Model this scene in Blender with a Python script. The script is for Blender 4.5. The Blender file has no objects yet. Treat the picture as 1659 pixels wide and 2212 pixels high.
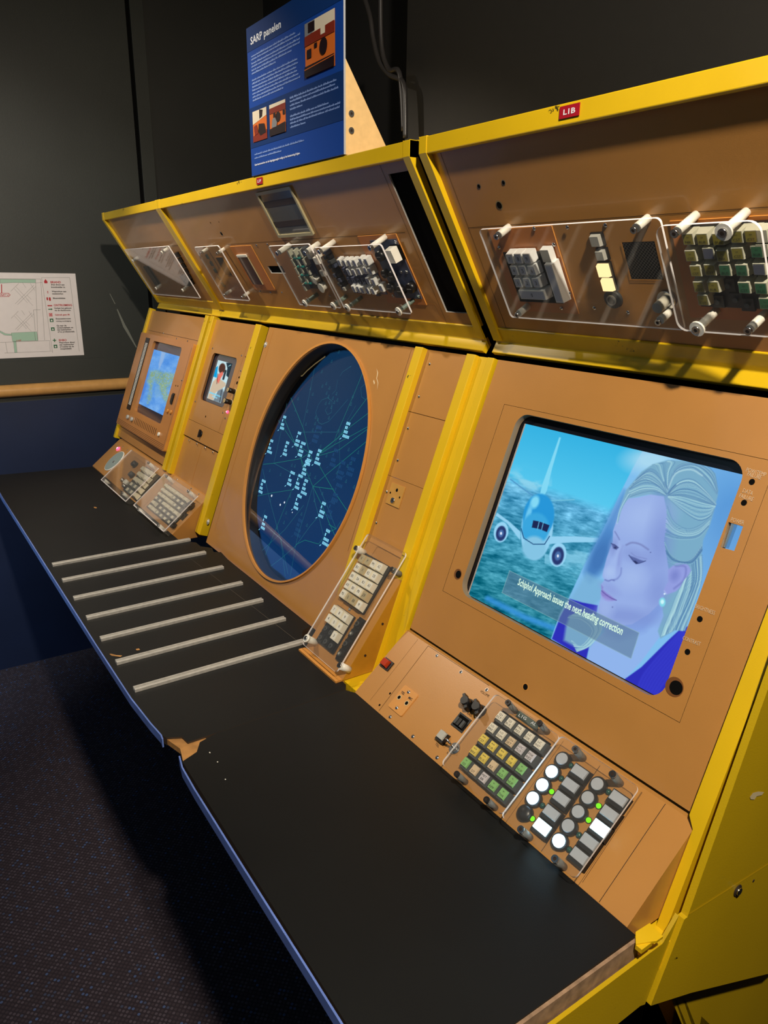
import bpy, math, random
import numpy as np
from mathutils import Matrix, Vector
from mathutils.geometry import tessellate_polygon

random.seed(7)
scene = bpy.context.scene
COL = scene.collection

# ------------------------------------------------------------------ camera
S = 0.65            # metres per layout unit (the camera stands one unit above the worktop)
ZW = 0.885         # height of the worktop over the floor
IW, IH, FPX = 1659.0, 2212.0, 1589.2
def _rot(r):
    r = np.array(r); th = np.linalg.norm(r); k = r / th
    K = np.array([[0, -k[2], k[1]], [k[2], 0, -k[0]], [-k[1], k[0], 0]])
    return np.eye(3) + np.sin(th) * K + (1 - np.cos(th)) * K @ K
RC = _rot((1.70137757, 0.91940671, -0.65348675))      # world -> camera (x right, y down, z forward)
CAM = Vector((0, 0, S + ZW))
cd = bpy.data.cameras.new('camera'); cam = bpy.data.objects.new('camera', cd); COL.objects.link(cam)
cd.sensor_fit = 'HORIZONTAL'; cd.sensor_width = 36.0; cd.lens = 36.0 * FPX / IW
cd.clip_start = 0.02; cd.clip_end = 50
rot = Matrix([[RC[0][i], -RC[1][i], -RC[2][i]] for i in range(3)])
cam.matrix_world = Matrix.Translation(CAM) @ rot.to_4x4()
scene.camera = cam

# ------------------------------------------------------------------ light
scene.view_settings.view_transform = 'Standard'
scene.view_settings.look = 'None'
scene.view_settings.exposure = 0.0
scene.view_settings.gamma = 1.0
w = bpy.data.worlds.new('world'); scene.world = w; w.use_nodes = True
w.node_tree.nodes['Background'].inputs[0].default_value = (0.6, 0.7, 1.0, 1)
w.node_tree.nodes['Background'].inputs[1].default_value = 0.012

def spot(name, loc, target, energy, angle, colr=(1.0, 0.87, 0.70), radius=0.03, blend=0.6):
    d = bpy.data.lights.new(name, 'SPOT'); d.energy = energy; d.color = colr
    d.spot_size = math.radians(angle); d.spot_blend = blend; d.shadow_soft_size = radius
    o = bpy.data.objects.new(name, d); COL.objects.link(o); o.location = loc
    o.rotation_euler = (Vector(target) - Vector(loc)).to_track_quat('-Z', 'Y').to_euler()
    return o
SPOTS = [
    ('track_spot_near', (0.25, 0.055, 2.36), (-1.05, 0.72, 1.25), 126, 100),
    ('track_spot_far', (-1.95, 0.08, 2.36), (-1.75, 0.78, 1.25), 54, 80),
]
for n_, l_, t_, e_, a_ in SPOTS:
    spot(n_, l_, t_, e_, a_)
def area(name, loc, target, energy, size, colr):
    d = bpy.data.lights.new(name, 'AREA'); d.energy = energy; d.color = colr; d.size = size
    o = bpy.data.objects.new(name, d); COL.objects.link(o); o.location = loc
    o.rotation_euler = (Vector(target) - Vector(loc)).to_track_quat('-Z', 'Y').to_euler()
    return o
spot('wall_wash_spot', (-1.35, -.75, 2.5), (-3.05, .36, 1.35), 88, 46, (1.0, .95, .88), .03, .8)
area('ceiling_fill', (-1.2, -1.3, 2.6), (-1.3, 0.3, 0.7), 6, 1.6, (0.50, 0.78, 1.0))
spot('added_panel_spot', (-1.9, -1.3, 2.6), (-3.04, -.75, .75), 200, 50, (0.75, 0.88, 1.0), .05, .8)  # added lamp, lights the added blue panel mirrored in the scope

# ------------------------------------------------------------------ materials
def s2l(c):
    c = c / 255.0
    return c / 12.92 if c <= 0.04045 else ((c + 0.055) / 1.055) ** 2.4
def RGB(r, g, b, a=1.0): return (s2l(r), s2l(g), s2l(b), a)
def mat(name, col, rough=0.5, metal=0.0, coat=0.0, noise=0.0, nscale=40, bump=0.0, bscale=300, emis=None, estr=0.0, spec=0.5):
    m = bpy.data.materials.new(name); m.use_nodes = True; nt = m.node_tree; b = nt.nodes['Principled BSDF']
    b.inputs['Base Color'].default_value = col; b.inputs['Roughness'].default_value = rough
    b.inputs['Metallic'].default_value = metal; b.inputs['Coat Weight'].default_value = coat
    b.inputs['Coat Roughness'].default_value = 0.08
    b.inputs['Specular IOR Level'].default_value = spec
    tc = nt.nodes.new('ShaderNodeTexCoord')
    if noise > 0:
        n = nt.nodes.new('ShaderNodeTexNoise'); n.inputs['Scale'].default_value = nscale; n.inputs['Detail'].default_value = 6
        nt.links.new(tc.outputs['Object'], n.inputs['Vector'])
        mr = nt.nodes.new('ShaderNodeMapRange'); mr.inputs['To Min'].default_value = 1 - noise; mr.inputs['To Max'].default_value = 1 + noise
        mr.inputs['From Min'].default_value = 0.3; mr.inputs['From Max'].default_value = 0.7
        nt.links.new(n.outputs['Fac'], mr.inputs['Value'])
        mx = nt.nodes.new('ShaderNodeVectorMath'); mx.operation = 'SCALE'; mx.inputs[0].default_value = col[:3]
        nt.links.new(mr.outputs['Result'], mx.inputs['Scale']); nt.links.new(mx.outputs['Vector'], b.inputs['Base Color'])
    if bump > 0:
        n2 = nt.nodes.new('ShaderNodeTexNoise'); n2.inputs['Scale'].default_value = bscale; n2.inputs['Detail'].default_value = 3
        nt.links.new(tc.outputs['Object'], n2.inputs['Vector'])
        bp = nt.nodes.new('ShaderNodeBump'); bp.inputs['Strength'].default_value = bump; bp.inputs['Distance'].default_value = 0.002
        nt.links.new(n2.outputs['Fac'], bp.inputs['Height']); nt.links.new(bp.outputs['Normal'], b.inputs['Normal'])
    if emis is not None:
        b.inputs['Emission Color'].default_value = emis; b.inputs['Emission Strength'].default_value = estr
    return m
def emit(name, col, st=1.0):
    m = bpy.data.materials.new(name); m.use_nodes = True; nt = m.node_tree; nt.nodes.clear()
    o = nt.nodes.new('ShaderNodeOutputMaterial'); e = nt.nodes.new('ShaderNodeEmission')
    e.inputs[0].default_value = col; e.inputs[1].default_value = st; nt.links.new(e.outputs[0], o.inputs[0])
    return m
def clear(name, tint=(1, 1, 1, 1), gloss=0.08, grough=0.03, haze=0.0, hazecol=(0.8, 0.8, 0.8, 1)):
    m = bpy.data.materials.new(name); m.use_nodes = True; nt = m.node_tree; nt.nodes.clear()
    o = nt.nodes.new('ShaderNodeOutputMaterial'); t = nt.nodes.new('ShaderNodeBsdfTransparent'); t.inputs[0].default_value = tint
    g = nt.nodes.new('ShaderNodeBsdfGlossy'); g.inputs['Roughness'].default_value = grough
    lw = nt.nodes.new('ShaderNodeLayerWeight'); pw = nt.nodes.new('ShaderNodeMath'); pw.operation = 'POWER'; pw.inputs[1].default_value = 4.0
    nt.links.new(lw.outputs['Facing'], pw.inputs[0]); lw.inputs['Blend'].default_value = 0.5
    fr = nt.nodes.new('ShaderNodeMath'); fr.operation = 'MULTIPLY_ADD'; fr.inputs[1].default_value = 0.9; fr.inputs[2].default_value = gloss * .5; fr.use_clamp = True
    nt.links.new(pw.outputs[0], fr.inputs[0])
    mx = nt.nodes.new('ShaderNodeMixShader'); nt.links.new(fr.outputs[0], mx.inputs[0])
    nt.links.new(t.outputs[0], mx.inputs[1]); nt.links.new(g.outputs[0], mx.inputs[2])
    last = mx
    if haze > 0:
        d = nt.nodes.new('ShaderNodeBsdfDiffuse'); d.inputs[0].default_value = hazecol
        m2 = nt.nodes.new('ShaderNodeMixShader'); m2.inputs[0].default_value = haze
        nt.links.new(mx.outputs[0], m2.inputs[1]); nt.links.new(d.outputs[0], m2.inputs[2]); last = m2
    nt.links.new(last.outputs[0], o.inputs[0])
    return m
def painted(name, st=1.0):
    m = bpy.data.materials.new(name); m.use_nodes = True; nt = m.node_tree; nt.nodes.clear()
    o = nt.nodes.new('ShaderNodeOutputMaterial'); e = nt.nodes.new('ShaderNodeEmission'); a = nt.nodes.new('ShaderNodeAttribute')
    a.attribute_name = 'picture'; nt.links.new(a.outputs['Color'], e.inputs[0]); e.inputs[1].default_value = st
    nt.links.new(e.outputs[0], o.inputs[0]); return m

def worn(m, chipcol, amount=0.63, scale=14):
    """paint chips: small noise islands that show the primer"""
    nt = m.node_tree; b = nt.nodes['Principled BSDF']; tc = nt.nodes.new('ShaderNodeTexCoord')
    n = nt.nodes.new('ShaderNodeTexNoise'); n.inputs['Scale'].default_value = scale; n.inputs['Detail'].default_value = 9; n.inputs['Roughness'].default_value = 0.75
    nt.links.new(tc.outputs['Object'], n.inputs['Vector'])
    r = nt.nodes.new('ShaderNodeValToRGB'); r.color_ramp.elements[0].position = amount; r.color_ramp.elements[1].position = amount + 0.012
    nt.links.new(n.outputs['Fac'], r.inputs['Fac'])
    mx = nt.nodes.new('ShaderNodeMix'); mx.data_type = 'RGBA'
    src = b.inputs['Base Color'].links[0].from_socket if b.inputs['Base Color'].links else None
    if src: nt.links.new(src, mx.inputs[6])
    else: mx.inputs[6].default_value = b.inputs['Base Color'].default_value
    mx.inputs[7].default_value = chipcol; nt.links.new(r.outputs['Color'], mx.inputs[0])
    nt.links.new(mx.outputs[2], b.inputs['Base Color'])
    return m

ORANGE = mat('orange_enamel', RGB(185, 131, 67), 0.34, coat=0.25, noise=0.05, nscale=9, bump=0.06, bscale=900)
ORANGE_E = mat('orange_edge', RGB(208, 144, 68), 0.4, noise=0.05)
YELLOW = worn(mat('yellow_enamel', RGB(227, 187, 22), 0.36, coat=0.25, noise=0.05, nscale=8, bump=0.05, bscale=700), RGB(60, 52, 20), 0.665, 22)
GROOVE = mat('dark_joint', RGB(40, 26, 16), 0.8)
BLACK = mat('black_plastic', RGB(22, 22, 24), 0.35)
BLACKM = mat('black_matt', RGB(10, 10, 10), 0.9, spec=0.1)
DGREY = mat('dark_grey_plastic', RGB(62, 66, 68), 0.45)
SLATE = mat('slate_plate', RGB(66, 74, 96), 0.45, noise=0.15, nscale=60)
WHITE = mat('white_key_plastic', RGB(244, 242, 230), 0.35, noise=0.03, nscale=50)
CREAM = mat('yellowed_key_plastic', RGB(206, 184, 136), 0.38)
GREYKEY = mat('grey_key_plastic', RGB(176, 176, 168), 0.4)
INK = mat('black_ink', RGB(20, 20, 26), 0.6)
WINK = mat('white_ink', RGB(212, 190, 160), 0.6)
CHROME = mat('chrome', RGB(210, 210, 210), 0.22, metal=1.0)
ALU = mat('aluminium', RGB(196, 194, 188), 0.42, metal=0.35, noise=0.12, nscale=120)
NYLON = mat('nylon_standoff', RGB(238, 236, 224), 0.4)
GREYST = mat('grey_standoff', RGB(110, 112, 110), 0.4)
LAMIN = mat('black_laminate', RGB(18, 20, 21), 0.5, noise=0.22, nscale=3.5, bump=0.05, bscale=500, spec=0.32)
WOODCORE = mat('bare_wood', RGB(178, 128, 70), 0.7, noise=0.25, nscale=60)
ACRYL = clear('clear_acrylic', (0.97, 0.97, 0.96, 1), haze=0.02)
ACEDGE = clear('acrylic_edge', (0.9, 0.9, 0.95, 1), haze=0.85, hazecol=(0.92, 0.90, 0.92, 1))
GLASS = clear('screen_glass', (0.94, 0.95, 0.97, 1), gloss=0.16, grough=0.01)
GREENCLEAR = clear('turquoise_plastic', (0.5, 0.95, 0.85, 1), haze=0.55, hazecol=RGB(40, 190, 170))
RED = mat('red_label', RGB(168, 22, 40), 0.4)
GRILLE = mat('grille_mesh', RGB(92, 88, 82), 0.5)

# ------------------------------------------------------------------ frames
def U(*p): return Vector((p[0] * S, p[1] * S, p[2] * S + ZW))
def ray(q):
    v = np.array([(q[0] - IW / 2) / FPX, (q[1] - IH / 2) / FPX, 1.0]); d = RC.T @ v
    return Vector(d)
class Plane:
    def __init__(s, O, Ux, V):
        s.O = Vector(O); s.U = Vector(Ux).normalized(); s.V = Vector(V).normalized(); s.N = s.U.cross(s.V)
        s.M = Matrix.Translation(s.O) @ Matrix((s.U, s.V, s.N)).transposed().to_4x4()
    def at(s, q, w=0.0):
        d = ray(q); P0 = s.O + s.N * w; t = (P0 - CAM).dot(s.N) / d.dot(s.N); P = CAM + d * t - s.O
        return (P.dot(s.U), P.dot(s.V))
    def rect(s, tl, tr, br, bl, w=0.0):
        a, b, c, d = [s.at(q, w) for q in (tl, tr, br, bl)]
        return ((a[0] + d[0]) / 2, (b[0] + c[0]) / 2, (c[1] + d[1]) / 2, (a[1] + b[1]) / 2)
def K(ox, oy, s): return lambda x, y: (ox + x / s, oy + y / s)
kA = K(480, 0, 3.95); kB = K(0, 560, 5.184); kC = K(200, 420, 4.608); kD = K(400, 380, 4.608); kE = K(640, 480, 5.184)
kF = K(1000, 440, 3.77); kG = K(1360, 420, 5.548); kH = K(180, 640, 3.95); kI = K(400, 720, 7.9); kJ = K(200, 940, 6.381)
kK = K(500, 720, 4.097); kL = K(620, 1140, 5.925); kM = K(980, 880, 2.443); kN = K(780, 1380, 5.925); kO = K(940, 1480, 5.53)
kP = K(1080, 1560, 4.879); kQ = K(820, 280, 4.253); kR = K(1180, 1500, 3.106); kS = K(0, 980, 2.074); kT = K(780, 700, 3.159)
kU = K(0, 1400, 2.37); kV = K(800, 100, 1.931); kW = K(230, 700, 7.374)

X1 = (1, 0, 0)
WT = Plane(U(0, 0, 0), X1, (0, 1, 0))                                   # worktop
LP = Plane(U(0, .8575, 0), X1, (0, .1603, .1329))                       # sloped desk panel
MP = Plane(U(0, 1.0178, .1329), X1, (0, .2561, .6887))                  # leaning main panel
UP = Plane(U(0, 1.2658, .8834), X1, (0, -.1926, .3211))                 # overhanging upper panel
WP = Plane(U(0, .857, 0), X1, (0, .220, .292))                          # keyboard wedge
XWALL = -4.680
WL = Plane(U(XWALL, 0, 0), (0, 1, 0), (0, 0, 1))                        # left wall
SG = Plane(U(0, 1.026, 0), X1, (0, 0, 1))                               # information board
GL_T = math.radians(3.6)
RS = Plane(U(-.512, 0, 0), (0, 1, 0), (0, 0, 1))                        # right side of the console
FL = Plane((0, 0, 0), X1, (0, 1, 0))
ID = Plane((0, 0, 0), X1, (0, 1, 0))

# ------------------------------------------------------------------ mesh builder
WM = {}
_text_cache = {}
def text_polys(s, off=0.0):
    if (s, off) in _text_cache: return _text_cache[(s, off)]
    cu = bpy.data.curves.new('t', 'FONT'); cu.body = s; cu.size = 1.0; cu.resolution_u = 2; cu.offset = off
    ob = bpy.data.objects.new('t', cu); COL.objects.link(ob)
    dg = bpy.context.evaluated_depsgraph_get(); me = ob.evaluated_get(dg).to_mesh()
    V = [(v.co.x, v.co.y) for v in me.vertices]; F = [tuple(p.vertices) for p in me.polygons]
    ob.evaluated_get(dg).to_mesh_clear(); bpy.data.objects.remove(ob); bpy.data.curves.remove(cu)
    wd = (max(v[0] for v in V) if V else 0.5)
    _text_cache[(s, off)] = (V, F, wd); return _text_cache[(s, off)]

def rrect(u0, u1, v0, v1, r, n=5):
    pts = []
    for cx_, cy_, a0 in ((u1 - r, v0 + r, -90), (u1 - r, v1 - r, 0), (u0 + r, v1 - r, 90), (u0 + r, v0 + r, 180)):
        for i in range(n + 1):
            a = math.radians(a0 + 90.0 * i / n); pts.append((cx_ + r * math.cos(a), cy_ + r * math.sin(a)))
    return pts
def ell(u, v, a, b=None, n=48, rot_=0.0):
    b = a if b is None else b; c_, s_ = math.cos(rot_), math.sin(rot_)
    return [(u + a * math.cos(t) * c_ - b * math.sin(t) * s_, v + a * math.cos(t) * s_ + b * math.sin(t) * c_) for t in [2 * math.pi * i / n for i in range(n)]]

class MB:
    def __init__(s): s.v = []; s.f = []; s.m = []; s.mats = []; s.sm = []
    def mi(s, m):
        if m not in s.mats: s.mats.append(m)
        return s.mats.index(m)
    def face(s, pts, m, smooth=False):
        i = len(s.v); s.v += [tuple(p) for p in pts]; s.f.append(tuple(range(i, i + len(pts)))); s.m.append(s.mi(m)); s.sm.append(smooth)
    def box(s, u0, u1, v0, v1, w0, w1, m, top=None, side=None):
        i = len(s.v); s.v += [(u0, v0, w0), (u1, v0, w0), (u1, v1, w0), (u0, v1, w0), (u0, v0, w1), (u1, v0, w1), (u1, v1, w1), (u0, v1, w1)]
        for k, (q, mm) in enumerate((((3, 2, 1, 0), m), ((4, 5, 6, 7), top or m), ((0, 1, 5, 4), side or m), ((1, 2, 6, 5), side or m), ((2, 3, 7, 6), side or m), ((3, 0, 4, 7), side or m))):
            s.f.append(tuple(i + j for j in q)); s.m.append(s.mi(mm)); s.sm.append(False)
        return s
    def taper(s, u0, u1, v0, v1, w0, w1, ins, m, top=None, dv=0.0):
        i = len(s.v); s.v += [(u0, v0, w0), (u1, v0, w0), (u1, v1, w0), (u0, v1, w0), (u0 + ins, v0 + ins + dv, w1), (u1 - ins, v0 + ins + dv, w1), (u1 - ins, v1 - ins + dv, w1), (u0 + ins, v1 - ins + dv, w1)]
        for q, mm in (((3, 2, 1, 0), m), ((4, 5, 6, 7), top or m), ((0, 1, 5, 4), m), ((1, 2, 6, 5), m), ((2, 3, 7, 6), m), ((3, 0, 4, 7), m)):
            s.f.append(tuple(i + j for j in q)); s.m.append(s.mi(mm)); s.sm.append(False)
        return s
    def plate(s, outer, holes, w, depth, m, side=None, hside=None, back=False):
        loops = [[Vector((p[0], p[1], 0)) for p in outer]] + [[Vector((p[0], p[1], 0)) for p in h] for h in holes]
        flat = [p for l in loops for p in l]; tris = tessellate_polygon(loops); b = len(s.v)
        s.v += [(p.x, p.y, w) for p in flat]
        for t in tris:
            a, c, d = [flat[j] for j in t]
            cr = (c.x - a.x) * (d.y - a.y) - (c.y - a.y) * (d.x - a.x)
            s.f.append(tuple(b + j for j in (t if cr > 0 else t[::-1]))); s.m.append(s.mi(m)); s.sm.append(False)
        if back:
            b2 = len(s.v); s.v += [(p.x, p.y, w - depth) for p in flat]
            for t in tris:
                a, c, d = [flat[j] for j in t]; cr = (c.x - a.x) * (d.y - a.y) - (c.y - a.y) * (d.x - a.x)
                s.f.append(tuple(b2 + j for j in (t[::-1] if cr > 0 else t))); s.m.append(s.mi(m)); s.sm.append(False)
        for li, l in enumerate(loops):
            n = len(l); b = len(s.v); mm = (side or m) if li == 0 else (hside or side or m)
            ar = sum(l[i].x * l[(i + 1) % n].y - l[(i + 1) % n].x * l[i].y for i in range(n))
            flip = (ar > 0) != (li == 0)
            s.v += [(p.x, p.y, w) for p in l] + [(p.x, p.y, w - depth) for p in l]
            for i in range(n):
                j = (i + 1) % n; q = (b + i, b + n + i, b + n + j, b + j)
                s.f.append(q[::-1] if flip else q); s.m.append(s.mi(mm)); s.sm.append(n > 20)
        return s
    def prism(s, poly, w0, w1, m, side=None): return s.plate(poly, [], w1, w1 - w0, m, side, back=True)
    def cyl(s, u, v, r, w0, w1, m, n=20, r1=None, top=None, du=0.0, dv=0.0):
        r1 = r if r1 is None else r1; b = len(s.v)
        for k in range(n):
            a = 2 * math.pi * k / n; s.v.append((u + r * math.cos(a), v + r * math.sin(a), w0))
        for k in range(n):
            a = 2 * math.pi * k / n; s.v.append((u + du + r1 * math.cos(a), v + dv + r1 * math.sin(a), w1))
        for k in range(n):
            j = (k + 1) % n; s.f.append((b + k, b + j, b + n + j, b + n + k)); s.m.append(s.mi(m)); s.sm.append(True)
        s.f.append(tuple(b + n + k for k in range(n))); s.m.append(s.mi(top or m)); s.sm.append(False)
        s.f.append(tuple(b + n - 1 - k for k in range(n))); s.m.append(s.mi(m)); s.sm.append(False)
        return s
    def dome(s, u, v, r, w0, h, m, n=16, k=4):
        b = len(s.v)
        for i in range(k + 1):
            t = math.pi / 2 * i / k; rr = r * math.cos(t) + 1e-6; ww = w0 + h * math.sin(t)
            for j in range(n):
                a = 2 * math.pi * j / n; s.v.append((u + rr * math.cos(a), v + rr * math.sin(a), ww))
        for i in range(k):
            for j in range(n):
                j2 = (j + 1) % n; s.f.append((b + i * n + j, b + i * n + j2, b + (i + 1) * n + j2, b + (i + 1) * n + j)); s.m.append(s.mi(m)); s.sm.append(True)
        s.f.append(tuple(b + k * n + j for j in range(n))); s.m.append(s.mi(m)); s.sm.append(True)
        return s
    def tube(s, pts, r, m, n=8):
        pts = [Vector(p) for p in pts]; b = len(s.v); up = Vector((0.13, 0.29, 0.95))
        for i, p in enumerate(pts):
            d = (pts[min(i + 1, len(pts) - 1)] - pts[max(i - 1, 0)]).normalized(); x = d.cross(up).normalized(); y = d.cross(x)
            for j in range(n):
                a = 2 * math.pi * j / n; s.v.append(tuple(p + x * r * math.cos(a) + y * r * math.sin(a)))
        for i in range(len(pts) - 1):
            for j in range(n):
                j2 = (j + 1) % n; s.f.append((b + i * n + j, b + i * n + j2, b + (i + 1) * n + j2, b + (i + 1) * n + j)); s.m.append(s.mi(m)); s.sm.append(True)
        s.f.append(tuple(b + n - 1 - j for j in range(n))); s.m.append(s.mi(m)); s.sm.append(False)
        k = b + (len(pts) - 1) * n; s.f.append(tuple(k + j for j in range(n))); s.m.append(s.mi(m)); s.sm.append(False)
        return s
    def line(s, p, q, wd, w, m):
        p = Vector((p[0], p[1])); q = Vector((q[0], q[1])); d = q - p
        if d.length < 1e-9: return s
        n = Vector((-d.y, d.x)).normalized() * wd / 2
        s.face([(p.x - n.x, p.y - n.y, w), (q.x - n.x, q.y - n.y, w), (q.x + n.x, q.y + n.y, w), (p.x + n.x, p.y + n.y, w)], m); return s
    def poly(s, pts, w, m):
        ar = sum(pts[i][0] * pts[(i + 1) % len(pts)][1] - pts[(i + 1) % len(pts)][0] * pts[i][1] for i in range(len(pts)))
        if ar < 0: pts = pts[::-1]
        vs = [Vector((p[0], p[1], 0)) for p in pts]; b = len(s.v); s.v += [(p.x, p.y, w) for p in vs]
        for t in tessellate_polygon([vs]):
            a, c, d = [vs[j] for j in t]; cr = (c.x - a.x) * (d.y - a.y) - (c.y - a.y) * (d.x - a.x)
            s.f.append(tuple(b + j for j in (t if cr > 0 else t[::-1]))); s.m.append(s.mi(m)); s.sm.append(False)
        return s
    def text(s, txt, u, v, h, m, w, ang=0.0, wid=None, al='l', bold=0.0):
        """txt with its baseline start (or centre) at (u, v), cap height h; wid squeezes it to that width"""
        V, F, wd = text_polys(txt, 0.022 if bold else 0.0)
        sc = h / 0.69; sx = sc if wid is None else wid / max(wd, 1e-6)
        tot = wd * sx; off = {'l': 0, 'c': -tot / 2, 'r': -tot}[al]; c_, s_ = math.cos(ang), math.sin(ang)
        for ddx in (0.0,):
            b = len(s.v)
            for x, y in V:
                a = x * sx + off + ddx; bb = y * sc; s.v.append((u + a * c_ - bb * s_, v + a * s_ + bb * c_, w))
            for f in F: s.f.append(tuple(b + j for j in f)); s.m.append(s.mi(m)); s.sm.append(False)
        return s
    def build(s, name, plane, parent=None, shift=None, bevel=0.0, seg=2):
        V = np.array(s.v); c = (V.min(0) + V.max(0)) / 2; M = plane.M if hasattr(plane, 'M') else plane
        me = bpy.data.meshes.new(name); me.from_pydata([tuple(p) for p in (V - c)], [], s.f)
        for m in s.mats: me.materials.append(m)
        me.polygons.foreach_set('material_index', s.m); me.polygons.foreach_set('use_smooth', s.sm); me.update()
        o = bpy.data.objects.new(name, me); COL.objects.link(o)
        W = M @ Matrix.Translation(Vector(c)); place(o, W, parent)
        if bevel:
            b = o.modifiers.new('bevel', 'BEVEL'); b.width = bevel; b.segments = seg; b.limit_method = 'ANGLE'; b.angle_limit = math.radians(40)
        return o
def place(o, W, parent=None):
    WM[o.name] = W
    if parent is not None:
        o.parent = parent; o.matrix_basis = WM[parent.name].inverted() @ W
    else: o.matrix_basis = W
def thing(name, label, cat, loc, group=None):
    o = bpy.data.objects.new(name, None); COL.objects.link(o); o.empty_display_size = 0.1
    place(o, Matrix.Translation(Vector(loc))); tag(o, label, cat, group); return o
def tag(o, label, cat, group=None):
    o['label'] = label; o['category'] = cat
    if group: o['group'] = group
    return o
def struct(o): o['kind'] = 'structure'; return o
def copy_to(src, W, parent):
    c = src.copy(); COL.objects.link(c); place(c, W, parent); return c

# ------------------------------------------------------------------ painting what the displays show
class Canvas:
    """a display picture: colours evaluated on a fine grid of points on the display"""
    def __init__(s, plane, rect, w, nx, ny, k):
        s.plane = plane; s.rect = rect; s.w = w; s.nx = nx; s.ny = ny
        u = np.linspace(rect[0], rect[1], nx); v = np.linspace(rect[2], rect[3], ny); UU, VV = np.meshgrid(u, v)
        s.UU = UU; s.VV = VV
        O, N, Ux, V = [np.array(a) for a in (plane.O, plane.N, plane.U, plane.V)]
        P = O + N * w + UU[..., None] * Ux + VV[..., None] * V - np.array(CAM); q = P @ RC.T
        px = IW / 2 + FPX * q[..., 0] / q[..., 2]; py = IH / 2 + FPX * q[..., 1] / q[..., 2]
        k0 = k(0, 0); k1 = k(1, 1); s.X = (px - k0[0]) / (k1[0] - k0[0]); s.Y = (py - k0[1]) / (k1[1] - k0[1])
        s.C = np.zeros(UU.shape + (3,))
    def put(s, a, col):
        a = np.clip(a, 0, 1)[..., None]; s.C = s.C * (1 - a) + np.array(col, float) * a
    def sdf(s, pts):
        pts = np.array(pts, float); d = np.full(s.X.shape, 1e9); ins = np.zeros(s.X.shape, bool); n = len(pts)
        for i in range(n):
            a, b = pts[i], pts[(i + 1) % n]; e = b - a; px = s.X - a[0]; py = s.Y - a[1]
            t = np.clip((px * e[0] + py * e[1]) / (e @ e + 1e-9), 0, 1); d = np.minimum(d, np.hypot(px - t * e[0], py - t * e[1]))
            c = (a[1] > s.Y) != (b[1] > s.Y)
            with np.errstate(divide='ignore', invalid='ignore'):
                xi = e[0] * (s.Y - a[1]) / (e[1] if e[1] else 1e-9) + a[0]
            ins ^= c & (s.X < xi)
        return np.where(ins, -d, d)
    def poly(s, pts, col, soft=3, op=1.0): s.put(op * np.clip(0.5 - s.sdf(pts) / soft, 0, 1), col)
    def ell(s, x, y, a, b, col, soft=0.1, ang=0.0, op=1.0):
        c_, s_ = math.cos(math.radians(ang)), math.sin(math.radians(ang)); X = (s.X - x) * c_ + (s.Y - y) * s_; Y = -(s.X - x) * s_ + (s.Y - y) * c_
        s.put(op * np.clip((1 - np.sqrt((X / a) ** 2 + (Y / b) ** 2)) / soft + 0.5, 0, 1), col)
    def stroke(s, pts, wd, col, soft=2, op=1.0):
        P = np.array(pts, float); m = wd / 2 + soft + 2
        k = (s.X > P[:, 0].min() - m) & (s.X < P[:, 0].max() + m) & (s.Y > P[:, 1].min() - m) & (s.Y < P[:, 1].max() + m)
        X, Y = s.X[k], s.Y[k]; d = np.full(X.shape, 1e9)
        for a, b in zip(P[:-1], P[1:]):
            e = b - a; px = X - a[0]; py = Y - a[1]
            t = np.clip((px * e[0] + py * e[1]) / (e @ e + 1e-9), 0, 1); d = np.minimum(d, np.hypot(px - t * e[0], py - t * e[1]))
        a_ = (op * np.clip((wd / 2 - d) / soft + 0.5, 0, 1))[:, None]; s.C[k] = s.C[k] * (1 - a_) + np.array(col, float) * a_
    def noise(s, sc, seed, aspect=1.0, ang=0.0):
        rs = np.random.RandomState(seed); c_, s_ = math.cos(math.radians(ang)), math.sin(math.radians(ang))
        X = (s.X * c_ + s.Y * s_) / sc / aspect + 100; Y = (-s.X * s_ + s.Y * c_) / sc + 100; out = np.zeros(X.shape); amp = 1; tot = 0
        for o in range(4):
            g = rs.rand(256, 256); xi = np.floor(X).astype(int); yi = np.floor(Y).astype(int); fx = X - xi; fy = Y - yi
            fx = fx * fx * (3 - 2 * fx); fy = fy * fy * (3 - 2 * fy); G = lambda i, j: g[i % 256, j % 256]
            out += amp * ((G(yi, xi) * (1 - fx) + G(yi, xi + 1) * fx) * (1 - fy) + (G(yi + 1, xi) * (1 - fx) + G(yi + 1, xi + 1) * fx) * fy)
            tot += amp; amp *= 0.55; X = X * 2.03; Y = Y * 2.03
        return out / tot
    def mesh(s, name, parent, m):
        ny, nx = s.UU.shape; c = ((s.rect[0] + s.rect[1]) / 2, (s.rect[2] + s.rect[3]) / 2)
        V = np.stack([s.UU.ravel() - c[0], s.VV.ravel() - c[1], np.zeros(nx * ny)], 1)
        i = np.arange(ny - 1)[:, None] * nx + np.arange(nx - 1)[None]; F = np.stack([i, i + 1, i + nx + 1, i + nx], -1).reshape(-1, 4)
        me = bpy.data.meshes.new(name); me.from_pydata(V.tolist(), [], F.tolist()); me.materials.append(m)
        at = me.color_attributes.new('picture', 'FLOAT_COLOR', 'POINT'); L = np.clip(s.C, 0, 255) / 255.0
        L = np.where(L <= 0.04045, L / 12.92, ((L + 0.055) / 1.055) ** 2.4).reshape(-1, 3)
        at.data.foreach_set('color', np.concatenate([L, np.ones((len(L), 1))], 1).ravel()); me.update()
        o = bpy.data.objects.new(name, me); COL.objects.link(o)
        place(o, s.plane.M @ Matrix.Translation((c[0], c[1], s.w)), parent); return o

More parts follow.
